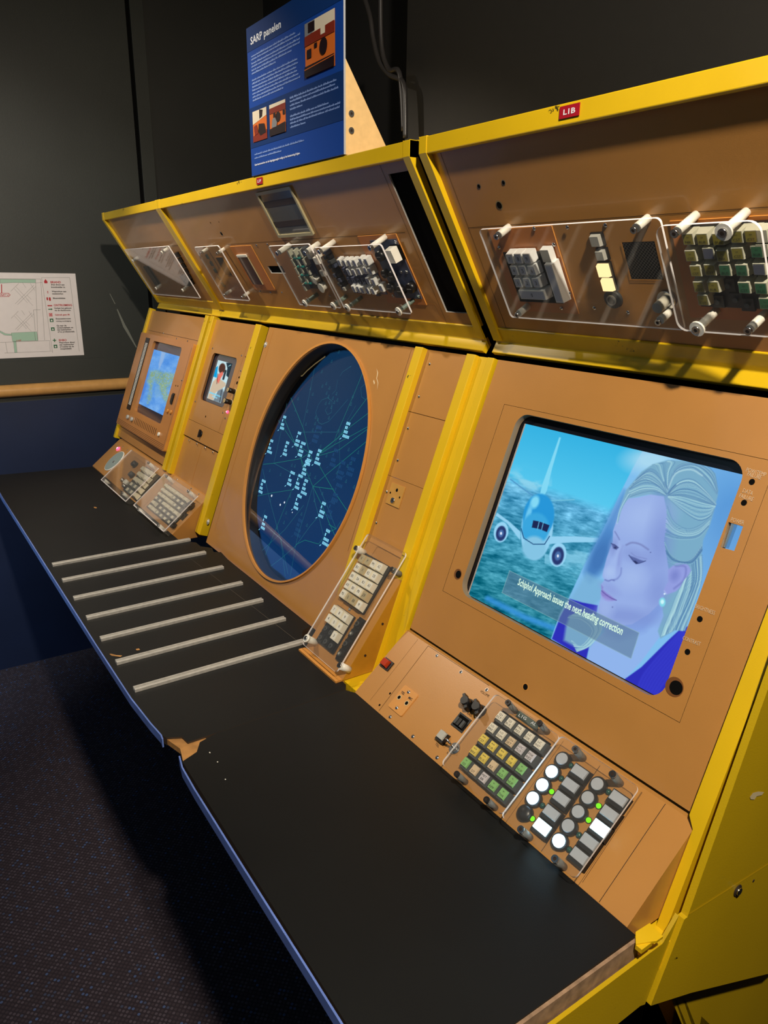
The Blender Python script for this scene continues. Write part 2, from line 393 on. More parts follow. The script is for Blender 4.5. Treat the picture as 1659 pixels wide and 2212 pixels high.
# ================================================================== THE ROOM
WALLG = mat('dark_olive_wall_paint', RGB(52, 55, 51), 0.5, noise=0.08, nscale=5, bump=0.12, bscale=420)
WALLB = mat('navy_wall_paint', RGB(26, 40, 72), 0.5, noise=0.12, nscale=4)
WALLK = mat('black_wall_paint', RGB(26, 26, 27), 0.7, noise=0.1)
CEILM = mat('black_ceiling_paint', RGB(12, 12, 13), 0.9)
RAILM = mat('beech_rail', RGB(214, 160, 92), 0.32, noise=0.10, nscale=30, coat=0.2)
SCUFF = mat('wall_scuff', RGB(120, 122, 112), 0.7)

# carpet with a woven grid and sparse blue dots
carpet = bpy.data.materials.new('patterned_carpet'); carpet.use_nodes = True
nt = carpet.node_tree; bs = nt.nodes['Principled BSDF']; bs.inputs['Roughness'].default_value = 0.95; bs.inputs['Specular IOR Level'].default_value = 0.1
def nd(t, **kw):
    n = nt.nodes.new(t)
    for k_, v_ in kw.items(): setattr(n, k_, v_)
    return n
tc = nd('ShaderNodeTexCoord'); mp = nd('ShaderNodeMapping'); mp.inputs['Rotation'].default_value = (0, 0, math.radians(45)); mp.inputs['Scale'].default_value = (110, 110, 110)
nt.links.new(tc.outputs['Object'], mp.inputs['Vector'])
fl = nd('ShaderNodeVectorMath', operation='FLOOR'); fr = nd('ShaderNodeVectorMath', operation='FRACTION')
nt.links.new(mp.outputs[0], fl.inputs[0]); nt.links.new(mp.outputs[0], fr.inputs[0])
sub = nd('ShaderNodeVectorMath', operation='SUBTRACT'); sub.inputs[1].default_value = (0.5, 0.5, 0.5); nt.links.new(fr.outputs[0], sub.inputs[0])
mz = nd('ShaderNodeVectorMath', operation='MULTIPLY'); mz.inputs[1].default_value = (1, 1, 0); nt.links.new(sub.outputs[0], mz.inputs[0])
ln = nd('ShaderNodeVectorMath', operation='LENGTH'); nt.links.new(mz.outputs[0], ln.inputs[0])
dot = nd('ShaderNodeMapRange'); dot.inputs['From Min'].default_value = 0.30; dot.inputs['From Max'].default_value = 0.40; dot.inputs['To Min'].default_value = 1; dot.inputs['To Max'].default_value = 0
nt.links.new(ln.outputs['Value'], dot.inputs['Value'])
wn = nd('ShaderNodeTexWhiteNoise', noise_dimensions='2D'); nt.links.new(fl.outputs[0], wn.inputs['Vector'])
cr = nd('ShaderNodeValToRGB'); cr.color_ramp.interpolation = 'CONSTANT'
el = cr.color_ramp.elements; el[0].position = 0; el[0].color = RGB(64, 56, 62); el[1].position = 0.5; el[1].color = RGB(80, 72, 80)
e = el.new(0.88); e.color = RGB(66, 72, 94); e = el.new(0.955); e.color = RGB(74, 90, 128)
nt.links.new(wn.outputs['Value'], cr.inputs['Fac'])
mxc = nd('ShaderNodeMix', data_type='RGBA'); mxc.inputs[6].default_value = RGB(50, 44, 50); nt.links.new(dot.outputs['Result'], mxc.inputs[0]); nt.links.new(cr.outputs['Color'], mxc.inputs[7])
nt.links.new(mxc.outputs[2], bs.inputs['Base Color'])

XW = XWALL * S; XR_, YB, YF, HC = 1.7, 1.45, -2.3, 2.75
b = MB(); b.box(XW - .1, XR_ + .1, YF - .1, YB + .1, -0.08, 0, carpet); o = b.build('floor', ID); struct(o)
b = MB(); b.box(XW - .1, XR_ + .1, YF - .1, YB + .1, HC, HC + .08, CEILM); struct(b.build('ceiling', ID))
# left wall, in its own frame (u = depth into the room, v = height over the worktop)
z0 = -ZW; zc = HC - ZW
rail_top = WL.at(kB(0, 1420), .028)[1]; rail_bot = WL.at(kB(0, 1560), .028)[1]
b = MB()
b.box(YF, YB, rail_bot - .02, zc, -.08, 0, WALLG)
b.box(YF, YB, z0, rail_bot - .02, -.08, 0, WALLB)
def wlq(*pts, w=0.0012): return [WL.at(kB(*p), 0) for p in pts]
b.poly(wlq((1225, 385), (1232, 385), (1292, 500), (1284, 503)), .0012, SCUFF)
b.poly(wlq((1306, 560), (1316, 557), (1400, 730), (1440, 800), (1532, 985), (1522, 990), (1380, 760)), .0012, SCUFF)
struct(b.build('wall_left', WL))
b = MB(); lo = WL.at(kB(700, 1120), .004)[1]; rt = rail_top
b.box(YF, YB, rt, lo, 0, .008, WALLG); struct(b.build('trim_1', WL, bevel=.001))
g0 = WL.at((271, 30))[0]; g1 = WL.at((279, 30))[0]; g2 = WL.at((308, 30))[0]
b = MB(); b.box(g0, g1, lo, zc, 0, .0015, BLACKM); struct(b.build('trim_2', WL))
b = MB(); b.box(g2, YB, lo, zc, 0, .003, mat('charcoal_wall_panel', RGB(40, 41, 38), .55, noise=.08, nscale=5, bump=.1, bscale=420)); struct(b.build('trim_7', WL))
b = MB(); b.box(g1, g2, lo, zc, 0, .012, WALLG); struct(b.build('trim_3', WL, bevel=.001))
b = MB()
pr = [(0, rail_bot), (0, rail_bot + .004)]
n = 10; cv = (rail_top + rail_bot) / 2; hv = (rail_top - rail_bot) / 2
prof = [(0, cv - hv)] + [(.012 + .022 * math.cos(math.radians(a)), cv + hv * math.sin(math.radians(a))) for a in range(-90, 91, 15)] + [(0, cv + hv)]
i0 = len(b.v)
for uu in (YF, YB):
    b.v += [(uu, v_, w_) for w_, v_ in prof]
m_ = len(prof)
for i in range(m_):
    j = (i + 1) % m_; b.f.append((i0 + i, i0 + m_ + i, i0 + m_ + j, i0 + j)); b.m.append(b.mi(RAILM)); b.sm.append(True)
struct(b.build('trim_4', WL))
b = MB(); b.box(-2.0, .12, -ZW + .10, rail_bot - .03, 0, .02, mat('added_panel_blue', RGB(120, 164, 226), .6)); struct(b.build('added_reflection_panel', WL))  # added panel out of view, gives the radar glass something blue to reflect
b = MB(); b.box(XW, XR_, YB, YB + .1, 0, HC, WALLK); struct(b.build('wall_back', ID))
b = MB(); b.box(XR_, XR_ + .1, YF, YB, 0, HC, WALLK); struct(b.build('wall_right', ID))
b = MB(); b.box(XW, XR_, YF - .1, YF, 0, 1.0, WALLB); b.box(XW, XR_, YF - .1, YF, 1.0, HC, WALLG); struct(b.build('wall_front', ID))
b = MB(); b.box(XW, XR_, YF, YF + .035, 0.98, 1.05, RAILM); struct(b.build('trim_5', ID, bevel=.01))
# dark exhibit partition leaning against the back wall and the loose cables beside it
BK = Plane((0, YB - .30, 0), X1, (0, 0, 1))
e0 = BK.at(kV(150, 100))
b = MB(); b.box(e0[0], XR_, 0, HC, -.3, 0.0, mat('charcoal_partition', RGB(31, 30, 28), 0.6, noise=.06)); struct(b.build('trim_6', BK))
CABLE = mat('black_cable', RGB(46, 44, 44), 0.35)
for nm, pts, lab in (('cable', [(1180, -120), (1260, 130), (1290, 330), (1340, 520), (1430, 640), (1540, 700), (1560, 900), (1562, 1180)], 'thin dark cable hanging behind the information board, curving down to the right'),
                     ('cable', [(1350, -140), (1360, 380), (1420, 590), (1500, 600), (1530, 760), (1548, 1120)], 'thin dark cable hanging straight down beside the charcoal partition')):
    q = [BK.at(kA(*p), .04) for p in pts]; sm_ = []
    for i in range(len(q) - 1):
        p0, p1, p2, p3 = q[max(i - 1, 0)], q[i], q[i + 1], q[min(i + 2, len(q) - 1)]
        for t in [k / 6 for k in range(6)]:
            sm_.append(tuple(0.5 * ((2 * p1[j]) + (-p0[j] + p2[j]) * t + (2 * p0[j] - 5 * p1[j] + 4 * p2[j] - p3[j]) * t * t + (-p0[j] + 3 * p1[j] - 3 * p2[j] + p3[j]) * t ** 3) for j in (0, 1)) + (.04,))
    sm_.append((q[-1][0], q[-1][1], .04))
    b = MB(); b.tube([(p[0], p[1], p[2]) for p in sm_], .006, CABLE); o = b.build(nm, BK); tag(o, lab, 'cable', 'cables behind the information board')

# ------------------------------------------------------------------ evacuation plan on the left wall
PAPER = mat('evacuation_paper', RGB(236, 228, 224), 0.35, noise=0.02)
PG = mat('plan_green', RGB(170, 204, 180), 0.4); PGD = mat('pictogram_green', RGB(40, 110, 70), 0.4); PR = mat('print_red', RGB(190, 40, 52), 0.4)
PL_ = mat('plan_line', RGB(120, 116, 112), 0.5); PK = mat('print_black', RGB(50, 48, 48), 0.5)
tr = WL.at(kB(833, 160)); br = WL.at(kB(950, 1072))
pu1 = (tr[0] + br[0]) / 2; pv0, pv1 = br[1], tr[1]; pu0 = pu1 - .42
b = MB(); b.box(pu0, pu1, pv0, pv1, 0.0006, .0016, PAPER)
W0 = .0019
def bq(x, y): return WL.at(kB(x, y), W0)
def bl(p, q, m=PL_, wd=.0008): b.line(bq(*p), bq(*q), wd, W0, m)
for p, q in (((465, 207), (780, 205)), ((780, 205), (888, 1030)), ((465, 207), (590, 1048)), ((0, 218), (455, 222)), ((455, 222), (500, 905)), ((398, 225), (425, 912)), ((0, 932), (555, 910)), ((555, 910), (562, 1025)), ((375, 568), (455, 566)), ((375, 568), (395, 800)), ((62, 930), (82, 1048)), ((50, 1050), (590, 1030)), ((398, 265), (470, 262))):
    bl(p, q)
for pts in ([(0, 222), (398, 226), (400, 265), (150, 262), (0, 268)], [(125, 825), (385, 812), (398, 912), (140, 920)], [(385, 812), (412, 812), (425, 912), (400, 912)], [(0, 800), (60, 832), (128, 838), (130, 855), (50, 850), (0, 820)], [(150, 920), (180, 920), (192, 1045), (165, 1047)]):
    b.poly([bq(*p) for p in pts], W0, PG)
    for i in range(len(pts)): b.line(bq(*pts[i]), bq(*pts[(i + 1) % len(pts)]), .0006, W0 + .0002, PL_)
for cx_, cy_, k_ in ((270, 380, 1.0), (260, 680, .9)):      # the exhibits drawn as aeroplane outlines
    for p, q in (((-100, 120), (110, -90)), ((-75, 130), (130, -75)), ((-90, -70), (60, 90)), ((-110, -50), (40, 110)), ((70, -110), (120, -30)), ((-20, -120), (20, -60)), ((20, 60), (100, 140)), ((-150, -20), (-60, -110)), ((30, 20), (80, 70))):
        bl((cx_ + p[0] * k_, cy_ + p[1] * k_), (cx_ + q[0] * k_, cy_ + q[1] * k_), PL_, .0006)
b.poly([bq(*p) for p in ((12, 280), (22, 280), (24, 378), (14, 378))], W0, PR)
b.poly([bq(*p) for p in ((-60, 378), (95, 378), (118, 400), (98, 420), (-60, 420))], W0, PR)
b.poly([bq(*p) for p in ((-60, 383), (92, 383), (110, 400), (94, 415), (-60, 415))], W0 + .0002, PAPER)
def bt(txt, x, y, x1, h, m=PK, dw=.0004, bold=0.0004):
    p = bq(x, y); q = bq(x1, y); b.text(txt, p[0], p[1], h, m, W0 + dw, wid=q[0] - p[0], bold=bold)
hh = .0052
bt('HIER STAAT U', -90, 410, 95, .0065, PR); bt('1107', 180, 918, 240, .0045, PR)
bt('BRAND', 565, 268, 682, .0072, PR, bold=.0006); bt('druk direct een', 570, 292, 722, hh); bt('brandmelder in.', 572, 320, 732, hh)
bt('Waarschuw een', 580, 368, 742, hh); bt('medewerker.', 584, 394, 712, hh); bt('Blusmiddelen', 592, 444, 732, hh)
bt('ONTRUIMING', 602, 526, 808, .0072, PR, bold=.0006); bt('Verlaat het gebouw', 606, 556, 802, hh); bt('via de vluchtroute.', 612, 580, 794, hh)
bt('Gebruik geen lift', 616, 630, 782, hh, PR); bt('Evacuatieroute', 624, 674, 792, hh); bt('richting nooduitgang', 628, 700, 794, .004)
for i, t_ in enumerate(('Ga naar de', 'verzamelplaats en', 'het medewerkers', 'of nu professionals.')): bt(t_, 634 + 4 * i, 752 + 23 * i, (744, 820, 800, 838)[i], hh)
bt('EHBO', 658, 918, 746, .0072, PR, bold=.0006)
for i, t_ in enumerate(('Waarschuw direct', 'een medewerker', 'of melden bij de', 'receptiebalie')): bt(t_, 662 + 4 * i, 942 + 23 * i, (838, 830, 828, 802)[i], hh)
def pic(x, y, r, m):
    c_ = bq(x, y); b.poly([(c_[0] - r, c_[1] - r), (c_[0] + r, c_[1] - r), (c_[0] + r, c_[1] + r), (c_[0] - r, c_[1] + r)], W0, m); return c_
for x_, y_ in ((578, 684), (592, 782), (622, 976)):
    c_ = pic(x_, y_, .0062, PGD); b.poly(ell(c_[0], c_[1] - .0008, .003, .0034, 12), W0 + .0002, PAPER)
c_ = pic(568, 622, .0062, mat('pictogram_pink', RGB(222, 150, 150), .5)); b.line((c_[0] - .005, c_[1] - .005), (c_[0] + .005, c_[1] + .005), .0012, W0 + .0002, PR); b.line((c_[0] - .005, c_[1] + .005), (c_[0] + .005, c_[1] - .005), .0012, W0 + .0002, PR)
c_ = bq(512, 250); b.poly([(c_[0] - .005, c_[1] - .006), (c_[0] + .005, c_[1] - .006), (c_[0] + .006, c_[1]), (c_[0], c_[1] + .009), (c_[0] - .006, c_[1])], W0, PR)
c_ = bq(535, 375); b.poly([(c_[0] - .0008, c_[1] - .003), (c_[0] + .0008, c_[1] - .003), (c_[0] + .0014, c_[1] + .006), (c_[0] - .0014, c_[1] + .006)], W0, PR)
c_ = bq(530, 443); b.poly(ell(c_[0], c_[1], .0028, .006, 12), W0, PR); c_ = bq(558, 443); b.poly([(c_[0] - .003, c_[1] - .007), (c_[0] + .003, c_[1] - .007), (c_[0] + .003, c_[1] + .005), (c_[0] - .003, c_[1] + .005)], W0, PR)
c_ = bq(558, 520); b.poly([(c_[0] - .008, c_[1] - .002), (c_[0] + .008, c_[1] - .002), (c_[0] + .008, c_[1] + .002), (c_[0] - .008, c_[1] + .002)], W0, PR)
c_ = bq(563, 560); b.poly([(c_[0] - .007, c_[1] - .0016), (c_[0] + .003, c_[1] - .0016), (c_[0] + .003, c_[1] - .004), (c_[0] + .008, c_[1]), (c_[0] + .003, c_[1] + .004), (c_[0] + .003, c_[1] + .0016), (c_[0] - .007, c_[1] + .0016)], W0, PGD)
c_ = bq(610, 908); b.poly([(c_[0] - .006, c_[1] - .0016), (c_[0] + .006, c_[1] - .0016), (c_[0] + .006, c_[1] + .0016), (c_[0] - .006, c_[1] + .0016)], W0, PGD); b.poly([(c_[0] - .0016, c_[1] - .006), (c_[0] + .0016, c_[1] - .006), (c_[0] + .0016, c_[1] + .006), (c_[0] - .0016, c_[1] + .006)], W0 + .0002, PGD)
o = b.build('evacuation_plan', WL); tag(o, 'printed evacuation floor plan with red headings taped to the dark wall', 'poster')

# ------------------------------------------------------------------ information board on top of the console
BLUE = mat('board_blue', RGB(24, 70, 158), 0.32, coat=0.15); BLUED = mat('board_dark_blue', RGB(20, 54, 112), 0.32, coat=0.15)
BEDGE = mat('board_edge', RGB(170, 176, 186), 0.5); WPRINT = mat('white_print', RGB(236, 240, 248), 0.5); PPRINT = mat('pale_print', RGB(130, 160, 222), 0.5)
ob_, ot_ = SG.at(kA(250, 1500)), SG.at((533, 62)); rb_ = SG.at(kA(1038, 1305))
bu0, bu1, bv0 = (ob_[0] + ot_[0]) / 2, rb_[0], U(0, 0, 1.287).z - ZW; bv1 = ot_[1]
root = thing('information_board', 'tall dark blue information board headed SARP panelen standing on top of the yellow console', 'sign', SG.M @ Vector(((bu0 + bu1) / 2, bv0, -.006)))
b = MB(); b.box(bu0, bu1, bv0, bv1, -.0035, 0, BEDGE, top=BLUE)
def aq(x, y): return SG.at(kA(x, y), 0)
def av(x, y): return aq(x, y)[1]
for (x0, y0), (x1, y1) in (((207, 245), (220, 450)), ((232, 930), (245, 1270))):
    b.poly([(bu0, av(x1, y1)), (bu1, av(x1, y1)), (bu1, min(av(x0, y0), bv1)), (bu0, min(av(x0, y0), bv1))], .0004, BLUED)
t0, t1 = aq(245, 385), aq(505, 245); b.text('SARP panelen', t0[0], t0[1], av(245, 322) - t0[1], WPRINT, .0008, wid=t1[0] - t0[0], bold=.0005)
def words(x, y, x1, y1, h, m, seed):
    """one line of small print as a row of word-shaped marks"""
    p, q = aq(x, y), aq(x1, y1); u_ = p[0]; R = random.Random(seed)
    while u_ < q[0] - .002:
        L = min(R.uniform(.006, .024), q[0] - u_); vv = p[1]; x_ = u_
        while x_ < u_ + L:
            ww = R.uniform(.0012, .002); tall = R.random() < .25; b.poly([(x_, vv), (x_ + ww, vv), (x_ + ww, vv + h * (1.35 if tall else .85)), (x_, vv + h * (1.35 if tall else .85))], .0006, m); x_ += ww + .0004
        u_ += L + .0022
kz = K(535, 60, 13.0)
def az(x, y): q = kz(x, y); return ((q[0] - 480) * 3.95, q[1] * 3.95)
for i, (l, r) in enumerate((((110, 840), (1370, 90)), ((110, 930), (1490, 150)), ((115, 1040), (1480, 260)), ((118, 1130), (1455, 390)), ((120, 1230), (1230, 620)), ((125, 1320), (790, 960)), ((130, 1510), (1395, 850)), ((135, 1605), (1405, 960)), ((140, 1700), (1365, 1080)), ((140, 1795), (1390, 1170)), ((142, 1890), (1430, 1270)), ((148, 1985), (1465, 1350)), ((152, 2075), (1010, 1670)))):
    words(*az(*l), *az(*r), .0024, PPRINT, i)
kz = K(620, 150, 13.27)
for i, (l, r) in enumerate((((90, 850), (1415, 290)), ((90, 950), (1405, 410)), ((92, 1065), (1485, 500)), ((95, 1175), (445, 1020)), ((98, 1375), (1220, 940)), ((98, 1475), (1520, 950)), ((100, 1575), (1500, 1080)), ((105, 1685), (530, 1520)))):
    words(*az(*l), *az(*r), .0024, PPRINT, 40 + i)
kz = K(540, 280, 11.85)
for i, (l, r) in enumerate((((125, 660), (1390, 260)), ((125, 755), (815, 540)))): words(*az(*l), *az(*r), .0024, PPRINT, 60 + i)
p, q = az(130, 930), az(1290, 590); p = aq(*p); q = aq(*q); b.text('Goed samenwerken om de vliegtuigpassagiers veilig op hun bestemming krijgen.', p[0], p[1], .0034, WPRINT, .0008, wid=q[0] - p[0], bold=.0006)
board = b.build('board', SG, root)
# the three photographs printed on it
PHO = mat('print_orange', RGB(216, 110, 40), .4); PHR = mat('print_rust', RGB(130, 44, 26), .4); PHK = mat('print_dark', RGB(34, 20, 24), .4); PHC = mat('print_cream', RGB(226, 214, 190), .4); PHG = mat('print_grey', RGB(130, 132, 136), .4)
def photo(tl, br_, shapes):
    c = MB(); a = aq(*tl); d = aq(*br_); u0, u1, v0, v1 = a[0], d[0], d[1], a[1]
    f = lambda x, y: (u0 + (u1 - u0) * x, v1 - (v1 - v0) * y)
    c.poly([f(0, 0), f(1, 0), f(1, 1), f(0, 1)], .0008, PHO)
    for i, (pts, m) in enumerate(shapes): c.poly([f(*p) for p in pts], .0011 + .0002 * i, m)
    c.build('printed_photograph', SG, root)
photo((708, 210), (968, 560), [([(0, 0), (1, 0), (1, .22), (0, .22)], PHC), ([(0, 0), (.35, 0), (.35, .2), (0, .26)], PHG), ([(.12, .02), (.34, .02), (.34, .2), (.12, .2)], PHK), ([(0, .24), (1, .20), (1, .40), (0, .42)], PHR), ([(.55, .2), (.7, .2), (.7, .34), (.55, .34)], PHC), ([(.08, .5), (.24, .5), (.24, .66), (.08, .66)], PHK), ([(.34, .44), (.44, .44), (.44, .52), (.34, .52)], PHK), ([(.65 + .13 * math.cos(t), .56 + .15 * math.sin(t)) for t in [k * math.pi / 8 for k in range(16)]], PHK), ([(0, .8), (1, .78), (1, 1), (0, 1)], PHK), ([(.0, .85), (1, .8), (1, .815), (0, .865)], PHO)])
photo((262, 958), (388, 1180), [([(0, 0), (1, 0), (1, .25), (0, .42)], PHC), ([(.5, 0), (.75, .05), (.7, .25), (.5, .3)], PHK), ([(0, .8), (1, .7), (1, 1), (0, 1)], PHR), ([(.45, .45), (.85, .5), (.95, .8), (.55, .85), (.4, .7)], PHK), ([(.1, .5), (.3, .45), (.4, .75), (.15, .8)], PHR)])
photo((405, 900), (548, 1122), [([(0, 0), (1, 0), (1, .12), (0, .12)], PHC), ([(0, .12), (1, .1), (1, .3), (0, .3)], PHR), ([(.55 + .15 * math.cos(t), .46 + .16 * math.sin(t)) for t in [k * math.pi / 8 for k in range(16)]], PHK), ([(.85, .3), (.98, .3), (.98, .45), (.85, .45)], PHK), ([(0, .78), (1, .68), (1, 1), (0, 1)], PHK), ([(.2, .5), (.35, .4), (.5, .62), (.45, .75), (.15, .75)], PHG), ([(.28, .3), (.42, .3), (.42, .45), (.28, .45)], PHK)])
BRACK = mat('birch_bracket', RGB(232, 196, 138), 0.45, noise=0.06, nscale=90)
BP = Plane((bu1, SG.O.y, SG.O.z), (0, 1, 0), (0, 0, 1))
bt1 = BP.at(kA(1045, 495))[1]; bt2 = BP.at(kA(1410, 1215))
b = MB(); b.prism([(.0035, bv0), (bt2[0] + .01, bv0), (.0035, bt1)], -.018, 0, BRACK); br1 = b.build('bracket', BP, root)
for p in ((1100, 970), (1100, 1115)):
    c = BP.at(kA(*p)); b = MB(); b.cyl(c[0], c[1], .005, 0, .0015, CHROME, 14); b.cyl(c[0], c[1], .0022, .0015, .0018, GROOVE, 6); b.build('screw', BP, br1)

# ================================================================== WORKTOPS
STRIPM = mat('metal_edge_reflection_blue', RGB(120, 150, 232), 0.36, metal=0.25, noise=0.15, nscale=30)  # blue reflection put into the base colour of the metal
def su(pts): return [(p[0] * S, p[1] * S) for p in pts]
def wq(x, y, z=0.0): return WT.at(kS(x, y), z)
wt1 = thing('worktop', 'long black worktop with seven aluminium rails under the radar scope', 'worktop', U(-2.6, .6, -.03), 'black worktops along the consoles')
JX = -1.4125
outer = su([(-4.155, .366), (-3.7, .362), (-2.5, .370), (-1.66, .378), (-1.47, .392), (-1.455, .398), (-1.440, .428), (JX, .432), (JX, .50), (JX - .001, .845), (-1.432, .8575), (-1.64, .8575), (-1.66, .885), (-1.70, .893), (-1.73, .887), (-1.76, .905), (-1.775, .940), (-1.86, .938), (-2.25, .938), (-2.42, .941), (-2.50, .948), (-2.515, .925), (-2.56, .935), (-2.60, .905), (-2.65, .905), (-2.70, .8575), (-4.084, .8535)])
CORE = mat('dark_board_core', RGB(58, 44, 32), .7)
b = MB(); b.plate(outer, [], 0, .013, LAMIN, CORE, back=True)
c = wq(427, 242); b.poly(ell(c[0], c[1], .0085, .0035, 16, .1), .0004, WOODCORE)                    # chip through the laminate
for pts in ([(490, 898), (500, 906), (540, 911), (548, 905), (520, 903), (498, 897)], [(608, 876), (622, 873), (628, 880), (612, 882)]):
    b.poly([wq(*p) for p in pts], .0004, WOODCORE)
p0, p1 = wq(840, 460), wq(1345, 850)
b.line(p0, p1, .0007, .0003, mat('scored_line', RGB(84, 78, 68), .6)); top1 = b.build('top', WT, wt1, bevel=.0008)
# broken corner block and the metal edge
b = MB(); b.prism(su([(-1.462, .397), (-1.405, .412), (-1.352, .401), (-1.372, .462), (-1.400, .475), (-1.445, .470)]), -.012, -.0030, WOODCORE); b.build('broken_corner', WT, wt1)
def edge(pts, name, par, h=.013, t=.0022, m=STRIPM):
    c = MB(); pl = [Vector((p[0] * S, p[1] * S)) for p in pts]
    for a, d in zip(pl[:-1], pl[1:]):
        for z0_, z1_, m_ in ((-h, .0012, m),):
            i = len(c.v); c.v += [(a.x, a.y - t, z0_), (d.x, d.y - t, z0_), (d.x, d.y - t, z1_), (a.x, a.y - t, z1_), (a.x, a.y, z0_), (d.x, d.y, z0_), (d.x, d.y, z1_), (a.x, a.y, z1_)]
            for q in ((0, 1, 2, 3), (3, 2, 6, 7), (5, 4, 7, 6), (0, 4, 5, 1), (0, 3, 7, 4), (1, 5, 6, 2)): c.f.append(tuple(i + j for j in q)); c.m.append(c.mi(m_)); c.sm.append(False)
    return c.build(name, WT, par)
edge([(-4.155, .366), (-3.9, .3635), (-3.7, .362), (-3.1, .366), (-2.5, .370), (-2.0, .3735), (-1.66, .378), (-1.53, .386), (-1.47, .392), (-1.452, .390)], 'metal_edge', wt1)
for k_, xx in enumerate((-2.684, -2.516, -2.344, -2.176, -2.014, -1.854, -1.692)):
    y0_, y1_ = (.387 + .0015 * max(0, k_ - 2)), (.893 if k_ < 6 else .872)
    b = MB(); x_ = xx * S; wv = .0062; prof = [(-wv, 0), (wv, 0), (wv, .0052), (wv - .0012, .0062), (.0016, .0062), (.0012, .0035), (-.0012, .0035), (-.0016, .0062), (-wv + .0012, .0062), (-wv, .0052)]
    i0 = 0; n = len(prof); b.v = [(x_ + p[0], y_ * S, p[1]) for y_ in (y0_, y1_) for p in prof]
    for i in range(n): j = (i + 1) % n; b.f.append((i, j, n + j, n + i)); b.m.append(b.mi(ALU)); b.sm.append(False)
    b.f.append(tuple(range(n))[::-1]); b.m.append(0); b.sm.append(False); b.f.append(tuple(range(n, 2 * n))); b.m.append(0); b.sm.append(False)
    rl = b.build('rail', WT, wt1)
    for fy in (.06, .35, .64, .93):
        c = MB(); yy = (y0_ + (y1_ - y0_) * fy) * S; c.cyl(x_, yy, .0021, .0034, .0044, BLACK, 10); c.build('screw', WT, rl)
wt2 = thing('worktop', 'plain black worktop without rails in front of the large video screen', 'worktop', U(-1.0, .6, -.03), 'black worktops along the consoles')
b = MB(); JY = JX + .0012
outer = su([(-1.355, .396), (-.47, .3925), (-.5265, .60), (-.5300, .857), (-.80, .8575), (-1.39, .8575), (-1.4085, .850), (JY, .80), (JY, .46), (-1.375, .432)])
outer = su([(-1.352, .399), (-.5275, .3925), (-.5300, .857), (-.80, .8575), (-1.385, .8575), (JY, .842), (JY, .50), (-1.398, .455), (-1.368, .437)])
b.plate(outer, [], 0, .0135, LAMIN, CORE, back=True)
c = wq(0, 0)
for p in ((940, 1340, 3), (975, 1382, 2), (1010, 1460, 2)):
    q = wq(p[0], p[1]); b.poly(ell(q[0], q[1], .0006 * p[2], .0009, 8), .0004, NYLON)
b.build('top', WT, wt2, bevel=.0008)
edge([(-1.372, .401), (-1.33, .393), (-1.25, .3905), (-1.0, .3895), (-.75, .3895), (-.5275, .3885)], 'metal_edge', wt2, h=.014)
b = MB(); b.box(-.5275 * S, -.522 * S, .395 * S, .857 * S, -.026, -.0004, mat('worn_wood_edge', RGB(150, 122, 96), .7, noise=.3, nscale=90)); b.build('end_strip', WT, wt2)

# ================================================================== CONSOLES
YZ = Plane(U(0, 0, 0), (0, 1, 0), (0, 0, 1))
def yz(pts): return [(p[0] * S, p[1] * S) for p in pts]
con_r = thing('control_console', 'nearest yellow and orange console with the large lit video screen', 'control console', (-.97 * S, 1.2 * S, 0), 'control consoles in the row')
con_m = thing('control_console', 'yellow and orange control console in the middle with the round radar scope', 'control console', (-2.3 * S, 1.2 * S, 0), 'control consoles in the row')
con_l = thing('control_console', 'yellow and orange control console at the far left end with the blue weather map screen', 'control console', (-3.7 * S, 1.2 * S, 0), 'control consoles in the row')
RIB = [(1.0301, 1.285), (1.0301, 1.2527), (1.2766, .8517), (1.292, .862), (1.052, 1.2627), (1.052, 1.285)]
TOPB = [(1.0301, 1.285), (1.0301, 1.2512), (1.047, 1.2512), (1.075, 1.262), (1.075, 1.285)]
BOTB = [(1.2611, .8838), (1.2842, .8489), (1.2712, .8237), (1.283, .8165), (1.312, .856), (1.283, .897)]
def hood(par, x0, x1, ribL, ribR, xe=None):
    xe = x1 if xe is None else xe
    b = MB(); b.prism(yz([(1.035, 1.2835), (1.2995 - .006, .846), (1.31, .825), (1.62, .825), (1.62, 1.2835)]), x0 * S, x1 * S, BLACKM); b.build('cabinet', YZ, par)
    b = MB(); b.prism(yz([(1.10, -.02), (1.405, .822), (1.62, .822), (1.62, -1.148), (1.10, -1.148)]), x0 * S, xe * S, BLACKM); b.build('cabinet', YZ, par)
    b = MB(); b.prism(yz(TOPB), x0 * S, x1 * S, YELLOW); b.build('top_beam', YZ, par, bevel=.0012)
    b = MB(); b.prism(yz(BOTB), x0 * S, x1 * S, YELLOW); b.build('lower_beam', YZ, par, bevel=.0015)
    b = MB(); b.prism(yz([(1.05, 1.2835), (1.05, 1.287), (1.62, 1.287), (1.62, 1.2835)]), x0 * S, x1 * S, YELLOW); b.build('top_cover', YZ, par)
    for a, c in (ribL, ribR):
        if a is None: continue
        b = MB(); b.prism(yz([(p[0] - (.0012 if p[1] < 1.27 or p[0] < 1.04 else 0), p[1] + (.0012 if p[1] > 1.27 else 0)) for p in RIB]), a * S, c * S, YELLOW); b.build('hood_rib', YZ, par, bevel=.0012)
hood(con_r, -1.4085, -.512, (-1.4088, -1.3833), (-.562, -.512), -.60)
hood(con_m, -3.2020, -1.4435, (-3.2020, -3.176), (-1.4690, -1.4435))
hood(con_l, -4.090, -3.2055, (-4.0905, -4.062), (-3.2315, -3.2055))
def post(par, x0, x1, v0, v1, w, name='post', wb=-.012):
    b = MB(); b.box(x0 * S, x1 * S, v0 * S, v1 * S, wb, w * S, YELLOW); return b.build(name, MP, par, bevel=.0012)
post(con_r, -1.4130, -1.3880, -.170, .7215, .009)
